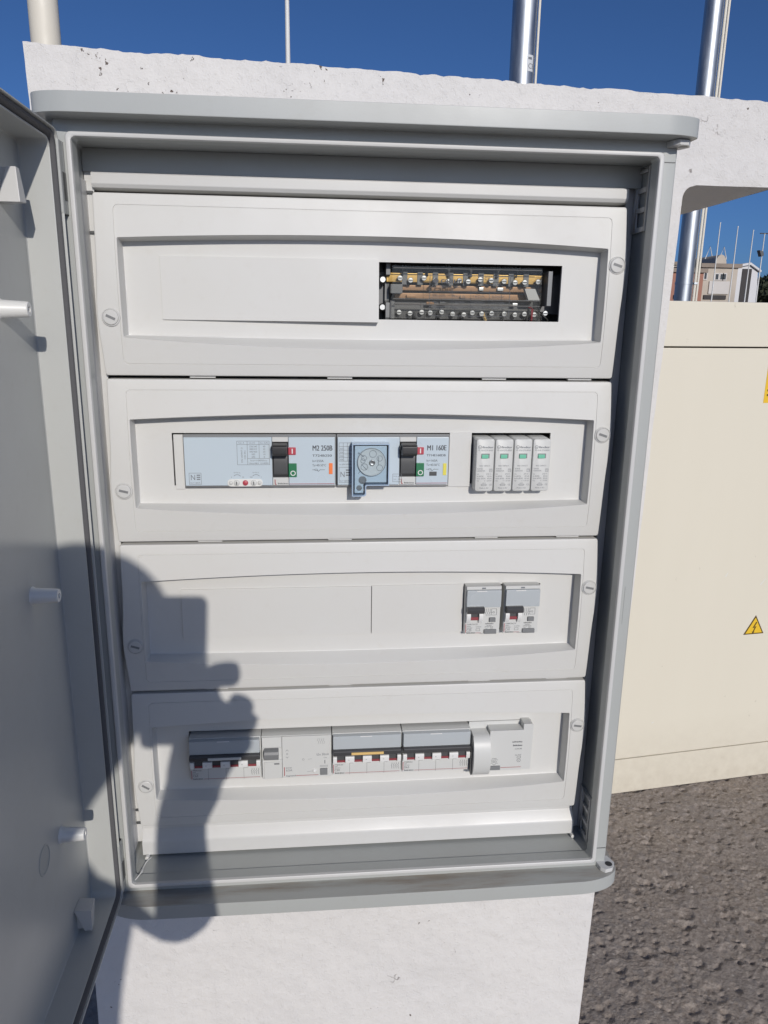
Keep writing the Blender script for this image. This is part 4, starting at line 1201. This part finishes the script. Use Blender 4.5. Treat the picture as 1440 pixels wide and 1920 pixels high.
def round_pole(name, label, px, py, D, r, mat, height, conduit=None, clamp=None):
    x, y, _ = at(px, py, D)
    t = thing(name, label, 'pole', (x, y, -GZ))
    MB().lathe((x, y, -GZ), 'z', [(r, 0), (r, height), (r * 0.9, height + 2)], 40).build('tube', mat, t, 0, 40)
    MB().lathe((x, y, -GZ), 'z', [(r * 1.9, 0), (r * 1.9, 14), (r * 1.2, 22)], 32).build('base_plate', mat, t, 0, 40)
    if conduit:
        for cx, cr in conduit:
            MB().tube([(x + r + cx, y - r * 0.35, -GZ + 30), (x + r + cx, y - r * 0.35, -GZ + height * 0.98)], cr, 14).build('conduit', 'white_paint', t)
    for zc in clamp or ():
        MB().lathe((x, y, zc), 'z', [(r + 0.5, -7), (r + 2.5, -7), (r + 2.5, 7), (r + 0.5, 7)], 32, False).build('clamp', 'galv', t, 0, 30)
        if conduit: MB().box(x + r, x + r + 22, y - r * 0.35 - 12, y - r * 0.35 + 12, zc - 6, zc + 6).build('clamp_arm', 'galv', t, 0.8)
    return t, x, y


round_pole('painted_pole', 'thick cream painted pole behind the corner of the white pillar', 83, 40, 3200, 52, 'white_paint', 6200)
gp, gx, gy = round_pole('galvanised_pole', 'shiny galvanised steel pole with CE sticker behind the pillar top', 981, 80, 3500, 52, 'galv', 6400, [(5.5, 5.0)])
st = MB(); vs = []; fs = []
for i in range(9):
    a = -math.pi / 2 + (0.16 + 0.62 * i / 8)
    for zz in (0, 62): vs.append((gx + 52.6 * math.cos(a), gy + 52.6 * math.sin(a), at(990, 133, 3450)[2] + zz))
    if i: fs.append((2 * i - 2, 2 * i, 2 * i + 1, 2 * i - 1))
st.add(vs, fs).build('sticker', 'sticker', gp, recalc=False)
ce = MB()
for s_, zz, hh in (('CE', 10, 20), ('-', 44, 9)):
    gv, gf, gw = glyphs(s_)
    k = hh / 0.7
    out = []
    for a, b in gv:
        ang = -math.pi / 2 + 0.24 + a * k / 52.8
        out.append((gx + 53.0 * math.cos(ang), gy + 53.0 * math.sin(ang), at(990, 133, 3450)[2] + zz + b * k))
    if s_ == 'CE': ce.add(out, gf)
    else:
        zt_ = at(990, 133, 3450)[2] + 44
        q_ = [(-math.pi / 2 + 0.24 + 0.05 * i) for i in range(8)]
        for i in range(7): ce.add([(gx + 53.0 * math.cos(c_), gy + 53.0 * math.sin(c_), zt_ + dz) for c_, dz in ((q_[i], 0), (q_[i + 1], 0), (q_[i + 1], 9), (q_[i], 9))], [(0, 1, 2, 3)])
ce.build('sticker_print', 'print_mid', gp, recalc=False)
round_pole('galvanised_pole', 'shiny galvanised steel pole with white conduits seen above and below the pillar cap', 1336, 40, 4700, 52, 'galv', 7600, [(10, 8.0), (28, 7.0)], [at(1300, 531, 4650)[2], 3600])

# slim lamp pole in the distance
x, y, z = at(538, -4, 15000)
t = thing('street_lamp', 'slim white lamp pole far off behind the middle of the pillar top', 'street lamp', (x, y, -GZ))
MB().lathe((x, y, -GZ), 'z', [(62, 0), (60, 1200), (38, z + GZ)], 20).build('pole', 'lamp_white', t)
lm = MB().lathe((x, y, z), 'z', [(40, -40), (46, 0), (90, 30), (190, 60), (200, 90), (150, 130), (20, 150)], 20); lm.build('lamp_head', 'black', t)


def flag_pole(px, py, D, label, r=32, lamp=False):
    x, y, z = at(px, py, D)
    t = thing('slender_pole', label, 'pole', (x, y, -GZ), 'row of thin white poles in the distance')
    MB().lathe((x, y, -GZ), 'z', [(r * 1.3, 0), (r, 2500), (r * 0.7, z + GZ - 60), (r * 0.9, z + GZ - 40), (r * 0.9, z + GZ)], 12).build('pole', 'lamp_white', t)
    if lamp:
        a = MB().box(x - 260, x + 420, y - 25, y + 25, z - 20, z + 30); a.build('cross_arm', 'black', t, 5)
        b = at(px - 8, py + 36, D)
        MB().prism([(b[0] - 160, b[2] + 120), (b[0] + 60, b[2] + 60), (b[0] + 120, b[2] - 140), (b[0] - 20, b[2] - 200)], 'y', y - 160, y + 120).build('floodlight', 'dark_grey', t, 10)
        MB().box(b[0] + 60, x, y - 25, y + 25, b[2] - 40, b[2] + 10).build('bracket', 'lamp_white', t, 5)


flag_pole(1351, 417, 38000, 'thin white pole rising in front of the beige two storey building')
flag_pole(1384, 424, 38500, 'thin white pole beside the dark doorway of the shed')
flag_pole(1413, 431, 39000, 'thin white pole in front of the white shed gable')
flag_pole(1434, 438, 39500, 'thin white pole carrying a floodlight beside the white shed', 34, True)

# ------------------------------------------------------------------ far buildings
def px_rect(x0, y0, x1, y1, D):
    a = at(x0, y0, D); b = at(x1, y1, D)
    c = at(x0, y1, D); 
    return (a[0] + c[0]) / 2, b[0], b[2], a[2], a[1]


def far_block(name, label, px0, px1, py_top, D, depth, mat, wins=(), extra=None, group=None):
    pm = (px0 + px1) / 2
    x0 = at(px0, 530, D)[0]; x1 = at(px1, 530, D)[0]; zt = at(pm, py_top, D)[2]; y = CAM[1] + D
    t = thing(name, label, 'building', ((x0 + x1) / 2, y + depth / 2, -GZ), group)
    MB().box(x0, x1, y, y + depth, -GZ, zt).build('wall', mat, t, 20)
    MB().box(x0 - 180, x1 + 180, y - 180, y + depth + 100, zt + 2, zt + 260).build('roof', 'f_roof' if mat != 'f_white' else 'f_white', t, 20)
    for (a0, b0, a1, b1, wm) in wins:
        xa = at(a0, (b0 + b1) / 2, D)[0]; xb = at(a1, (b0 + b1) / 2, D)[0]; za = at(a0, b1, D)[2]; zb = at(a0, b0, D)[2]
        if wm == 'f_glass':
            w = MB(); w.box(xa - 70, xb + 70, y - 60, y + 20, za - 70, zb + 70); w = w.build('window', 'f_pale', t)
            MB().box(xa, xb, y - 75, y - 62, za, zb).build('pane', 'f_glass', w)
        else:
            MB().box(xa, xb, y - 90, y - 2, za, zb).build('panel' if wm == 'f_pale' else 'opening', wm, t, 10)
    if extra: extra(t, x0, x1, zt, y)
    return t


def dome(t, x0, x1, zt, y):
    a = at(1350, 493, 50000)[0]; b = at(1371, 493, 50000)[0]
    pts = [(a, zt + 262)] + [((a + b) / 2 + (b - a) / 2 * math.cos(u), zt + 262 + 620 * math.sin(u)) for u in np.linspace(math.pi * 0.92, math.pi * 0.08, 9)] + [(b, zt + 262)]
    MB().prism(pts, 'y', y + 600, y + 5000).build('arched_parapet', 'f_beige', t)
    for px in (1357, 1384):
        c = at(px, 490, 50000)
        MB().tube([(c[0] - 260, y + 2000, zt + 700), (c[0], y + 2000, zt + 1500), (c[0] + 260, y + 2000, zt + 700)], 40, 6).build('antenna', 'lamp_white', t)


wins = [(1320, 512, 1324, 523, 'f_glass'), (1341, 514, 1346, 524, 'f_glass'), (1350, 514, 1354, 524, 'f_glass'), (1356, 514, 1360, 524, 'f_glass'),
        (1328, 527, 1366, 551, 'f_pale'), (1318, 553, 1360, 561, 'f_dark')]
far_block('distant_house', 'beige two storey building with pale board and arched parapet', 1314, 1381, 502, 50000, 9000, 'f_beige', wins, dome)
far_block('distant_house', 'low red building partly hidden by the galvanised pole', 1258, 1318, 511, 48000, 8000, 'f_red',
          [(1262, 553, 1290, 560, 'f_dark')])
far_block('distant_house', 'cream roofed block rising behind the red building', 1255, 1283, 497, 62000, 7000, 'f_beige')


def make_shed():
    D = 55000; y = CAM[1] + D
    P = [at(px, py, D) for px, py in ((1379, 600), (1421, 600), (1421, 511), (1405, 497), (1379, 502))]
    t = thing('white_shed', 'white clad shed with sloping roof and tall dark doorway', 'building', (P[0][0] + 800, y + 4000, -GZ))
    MB().prism([(P[0][0], -GZ), (P[1][0], -GZ), (P[2][0], P[2][2]), (P[3][0], P[3][2]), (P[4][0], P[4][2])], 'y', y, y + 8000).build('wall', 'f_white', t, 20)
    a = at(1380, 600, D)[0]; b = at(1397, 600, D)[0]; zt = at(1390, 504, D)[2]
    MB().box(a, b, y - 60, y + 2, -GZ, zt).build('slab', 'f_dark', t)  # thin dark slab laid on the front wall
    r = MB().prism([(P[4][0] - 100, P[4][2] + 10), (P[3][0], P[3][2] + 10), (P[2][0] + 150, P[2][2] + 10), (P[2][0] + 150, P[2][2] + 150), (P[3][0], P[3][2] + 170), (P[4][0] - 100, P[4][2] + 170)], 'y', y - 200, y + 8200)
    r.build('roof', 'f_white', t)


make_shed()


def far_mass(px, py, D, rx, rz, label):  # tree shape standing in for a dark mass, taken as roof shade
    x, y, z = at(px, py, D)
    t = thing('distant_mass', label, 'mass', (x, y, -GZ), 'dark masses beyond the shed')
    zc = z - rz
    MB().tube([(x, y, -GZ), (x + 60, y, (zc - GZ) / 2), (x, y, zc)], [190, 150, 90], 8).build('trunk', 'bark', t)
    mb = MB()
    for k in range(900):
        u = rng.normal(size=3); u /= np.linalg.norm(u); rr_ = rng.random() ** 0.4
        lump = 0.75 + 0.35 * math.sin(u[0] * 4 + px) * math.cos(u[2] * 5)
        c = np.array((x, y, zc)) + u * np.array((rx, rx, rz)) * rr_ * lump
        a = rng.normal(size=3) * 190; b = rng.normal(size=3) * 190
        mb.add([tuple(c - a), tuple(c + b), tuple(c + a), tuple(c - b)], [(0, 1, 2, 3)])
    mb.build('crown', 'leaf', t, recalc=False)


for a in ((1430, 512, 68000, 1500, 1500, 'dark rounded tree just behind the white shed gable'), (1449, 509, 66000, 1900, 1700, 'dark spreading tree beyond the floodlight pole'), (1472, 515, 70000, 1900, 1500, 'dark low tree farthest from the white shed')):
    far_mass(*a)

# ------------------------------------------------------------------ the photographer, who stands behind the camera and throws the shadow
def skin_obj(name, verts, edges, radii, mat, parent, root=0, sub=2):
    me = bpy.data.meshes.new(name)
    ox, oy, oz = ORIGIN[parent] if parent else (0, 0, -GZ)
    me.from_pydata([((x - ox) / 1000, (y - oy) / 1000, (z - oz) / 1000) for x, y, z in verts], edges, [])
    o = bpy.data.objects.new(name, me); COL.objects.link(o)
    md = o.modifiers.new('skin', 'SKIN'); md.use_smooth_shade = True
    for i, sv in enumerate(me.skin_vertices[0].data):
        r = radii[i]; r = r if isinstance(r, tuple) else (r, r)
        sv.radius = (r[0] / 1000, r[1] / 1000); sv.use_root = (i == root)
    s = o.modifiers.new('sub', 'SUBSURF'); s.levels = sub; s.render_levels = sub
    me.materials.append(M[mat])
    if parent: o.parent = parent
    ORIGIN[o] = (ox, oy, oz)
    return o


def make_person():
    P = thing('person', 'person with a raised phone throwing the shadow across the cabinet and its door', 'person', (40, -1080, -GZ))
    hc = (128, -965, -28)                       # head centre
    # joints
    J = {'pelvis': (56, -1085, -700), 'belly': (48, -1080, -560), 'chest': (62, -1062, -380), 'collar': (66, -1035, -246), 'neck': (92, -1008, -160), 'head0': (138, -980, -92), 'head1': (158, -962, -24), 'head2': (164, -960, 38),
         'rsh': (146, -1022, -266), 'rel': (205, -812, -470), 'rwr': (180, -714, -306), 'rpalm': (206, -704, -252), 'rkn': (222, -698, -208),
         'lsh': (-82, -1052, -262), 'lel': (-120, -1040, -540), 'lwr': (-70, -960, -760), 'lpalm': (-62, -940, -830),
         'rhip': (147, -1085, -760), 'rkne': (150, -1060, -1130), 'rank': (148, -1090, -1525), 'rtoe': (154, -960, -1570),
         'lhip': (-3, -1085, -760), 'lkne': (-22, -1062, -1130), 'lank': (-30, -1090, -1525), 'ltoe': (-36, -960, -1570)}
    R = {'pelvis': (120, 88), 'belly': (112, 84), 'chest': (130, 92), 'collar': (88, 66), 'neck': 44, 'head0': (58, 66), 'head1': (77, 90), 'head2': (62, 74),
         'rsh': 47, 'rel': 40, 'rwr': 26, 'rpalm': (38, 18), 'rkn': (35, 16), 'lsh': 56, 'lel': 40, 'lwr': 26, 'lpalm': (34, 18),
         'rhip': 84, 'rkne': 56, 'rank': 40, 'rtoe': 28, 'lhip': 84, 'lkne': 56, 'lank': 40, 'ltoe': 28}
    E = [('pelvis', 'belly'), ('belly', 'chest'), ('chest', 'collar'), ('collar', 'neck'), ('neck', 'head0'), ('head0', 'head1'), ('head1', 'head2'), ('collar', 'rsh'), ('rsh', 'rel'), ('rel', 'rwr'), ('rwr', 'rpalm'), ('rpalm', 'rkn'),
         ('collar', 'lsh'), ('lsh', 'lel'), ('lel', 'lwr'), ('lwr', 'lpalm'), ('pelvis', 'rhip'), ('rhip', 'rkne'), ('rkne', 'rank'), ('rank', 'rtoe'), ('pelvis', 'lhip'), ('lhip', 'lkne'), ('lkne', 'lank'), ('lank', 'ltoe')]
    names = list(J); verts = [J[k] for k in names]; rad = [R[k] for k in names]; edges = [(names.index(a), names.index(b)) for a, b in E]
    def chain(root, pts, rs):
        prev = names.index(root)
        for p, r in zip(pts, rs):
            verts.append(p); rad.append(r); edges.append((prev, len(verts) - 1)); prev = len(verts) - 1
    # right hand: fingers wrapped round the right edge of the phone, forefinger stretched past its edge
    chain('rkn', [(208, -694, -178), (212, -690, -154), (243, -688, -153)], (14, 15, 14))
    chain('rkn', [(240, -692, -196), (246, -682, -190), (228, -672, -188)], (12, 11, 9))
    chain('rkn', [(248, -692, -212), (251, -682, -208), (230, -672, -206)], (12, 11, 9))
    chain('rpalm', [(240, -696, -230), (244, -684, -228), (226, -674, -226)], (11, 10, 8))
    chain('rpalm', [(186, -692, -226), (180, -690, -192), (188, -692, -166)], (13, 11, 9))
    chain('lpalm', [(-44, -926, -850), (-36, -924, -890)], (10, 8)); chain('lpalm', [(-56, -924, -880), (-54, -920, -925)], (9, 8)); chain('lpalm', [(-66, -926, -884), (-68, -922, -930)], (9, 8))
    chain('lpalm', [(-76, -930, -880), (-80, -926, -920)], (9, 7)); chain('lpalm', [(-84, -936, -866), (-90, -932, -896)], (8, 7))
    skin_obj('body', verts, edges, rad, 'skin', P)
    def cloth(name, keys, grow, mat, root):
        ks = [k for k in keys]; vv = [J[k] for k in ks]
        rr = [tuple(a + grow for a in (R[k] if isinstance(R[k], tuple) else (R[k], R[k]))) for k in ks]
        ee = [(ks.index(a), ks.index(b)) for a, b in E if a in ks and b in ks]
        return skin_obj(name, vv, ee, rr, mat, P, ks.index(root))
    cloth('shirt', ['pelvis', 'belly', 'chest', 'collar', 'rsh', 'rel', 'lsh', 'lel'], 9, 'shirt', 'pelvis')
    cloth('trousers', ['pelvis', 'rhip', 'rkne', 'rank', 'lhip', 'lkne', 'lank'], 12, 'trousers', 'pelvis')
    # hair / face
    hb = MB()
    def ell(c, r, n=18, keep=None, mbx=None):
        vs = []; fs = []
        for j in range(n + 1):
            for i in range(2 * n):
                a = math.pi * i / n; b = math.pi * j / n
                vs.append((c[0] + r[0] * math.sin(b) * math.cos(a), c[1] + r[1] * math.sin(b) * math.sin(a), c[2] + r[2] * math.cos(b)))
        for j in range(n):
            for i in range(2 * n):
                i2 = (i + 1) % (2 * n); f = (j * 2 * n + i, j * 2 * n + i2, (j + 1) * 2 * n + i2, (j + 1) * 2 * n + i)
                if keep is None or all(keep(vs[q_]) for q_ in f): fs.append(f)
        mbx.add(vs, fs)
    ell((158, -972, -2), (80, 94, 84), keep=lambda p: p[2] > -34 + max(0, p[1] + 972) * 0.75, mbx=hb)
    hb.build('hair', 'hair', P)
    for ex in (184, 140):
        fb = MB(); ell((ex, -884, -24), (10, 5, 6), 8, None, fb); fb.build('eye', 'print_white', P)
    nb = MB().prism([(158, -22), (166, -22), (174, -60), (150, -60)], 'y', -886, -866); nb.build('nose', 'skin', P, 3)
    for ex in (80, 238):
        eb = MB(); ell((ex, -970, -38), (8, 20, 32), 8, None, eb); eb.build('ear', 'skin', P)
    mo = MB().prism([(138, -84), (178, -84), (172, -92), (144, -92)], 'y', -892, -878); mo.build('mouth', 'red', P, 2)
    for sx in (151, -33):
        sh = MB(); ell((sx, -1020, -1568), (46, 125, 29), 12, None, sh); sh.build('shoe', 'leather', P)
    # phone, square to the line of sight, its lens just behind the camera point
    up = -CR[1]; rt = CR[0]; fw = CR[2]
    c0 = np.array(CAM) - fw * 4.0
    ph = thing('phone', 'dark smartphone held upright in the right hand of the person', 'phone', tuple(c0 - up * 128))
    def PT(u, d, w): return tuple(c0 + rt * u - fw * d + up * w)
    b = MB().loops([[PT(u, d, w) for u, w in rrect(-26 + e, 38 - e, -128 + e, 20 - e, 8, 6, 5)] for d, e in ((3.2, 0.8), (4.0, 0), (10.0, 0), (10.8, 0.8))], True, True)
    b.build('case', 'black', ph, 0, 40)
    fc = MB().loops([[PT(u, d - (u + 32) * 0.1, w) for u, w in rrect(-100 + e, -32 - e, -128 + e, 20 - e, 7, 6, 5)] for d, e in ((4.0, 0.4), (4.5, 0), (7, 0), (7.5, 0.4))], True, True)  # unseen cover, added to give the shadow its straight lower edge
    fc.build('flip_cover', 'leather', ph, 0, 40)
    hg = MB().loops([[PT(u, d, w) for u, w in rrect(-33, -25, -44, 12, 1, 2, 2)] for d in (6.5, 8.0)], True, True); hg.build('cover_hinge', 'leather', ph)
    s = MB(); s.add([PT(-23, 10.95, -116), PT(35, 10.95, -116), PT(35, 10.95, 10), PT(-23, 10.95, 10)], [(0, 1, 2, 3)]); s.build('screen', 'f_glass', ph, recalc=False)
    l = MB(); l.loops([[PT(6 * math.cos(a), d, 6 * math.sin(a)) for a in np.linspace(0, 2 * math.pi, 20, endpoint=False)] for d in (3.3, 2.6)], True, True); l.build('lens', 'dark_grey', ph)


make_person()
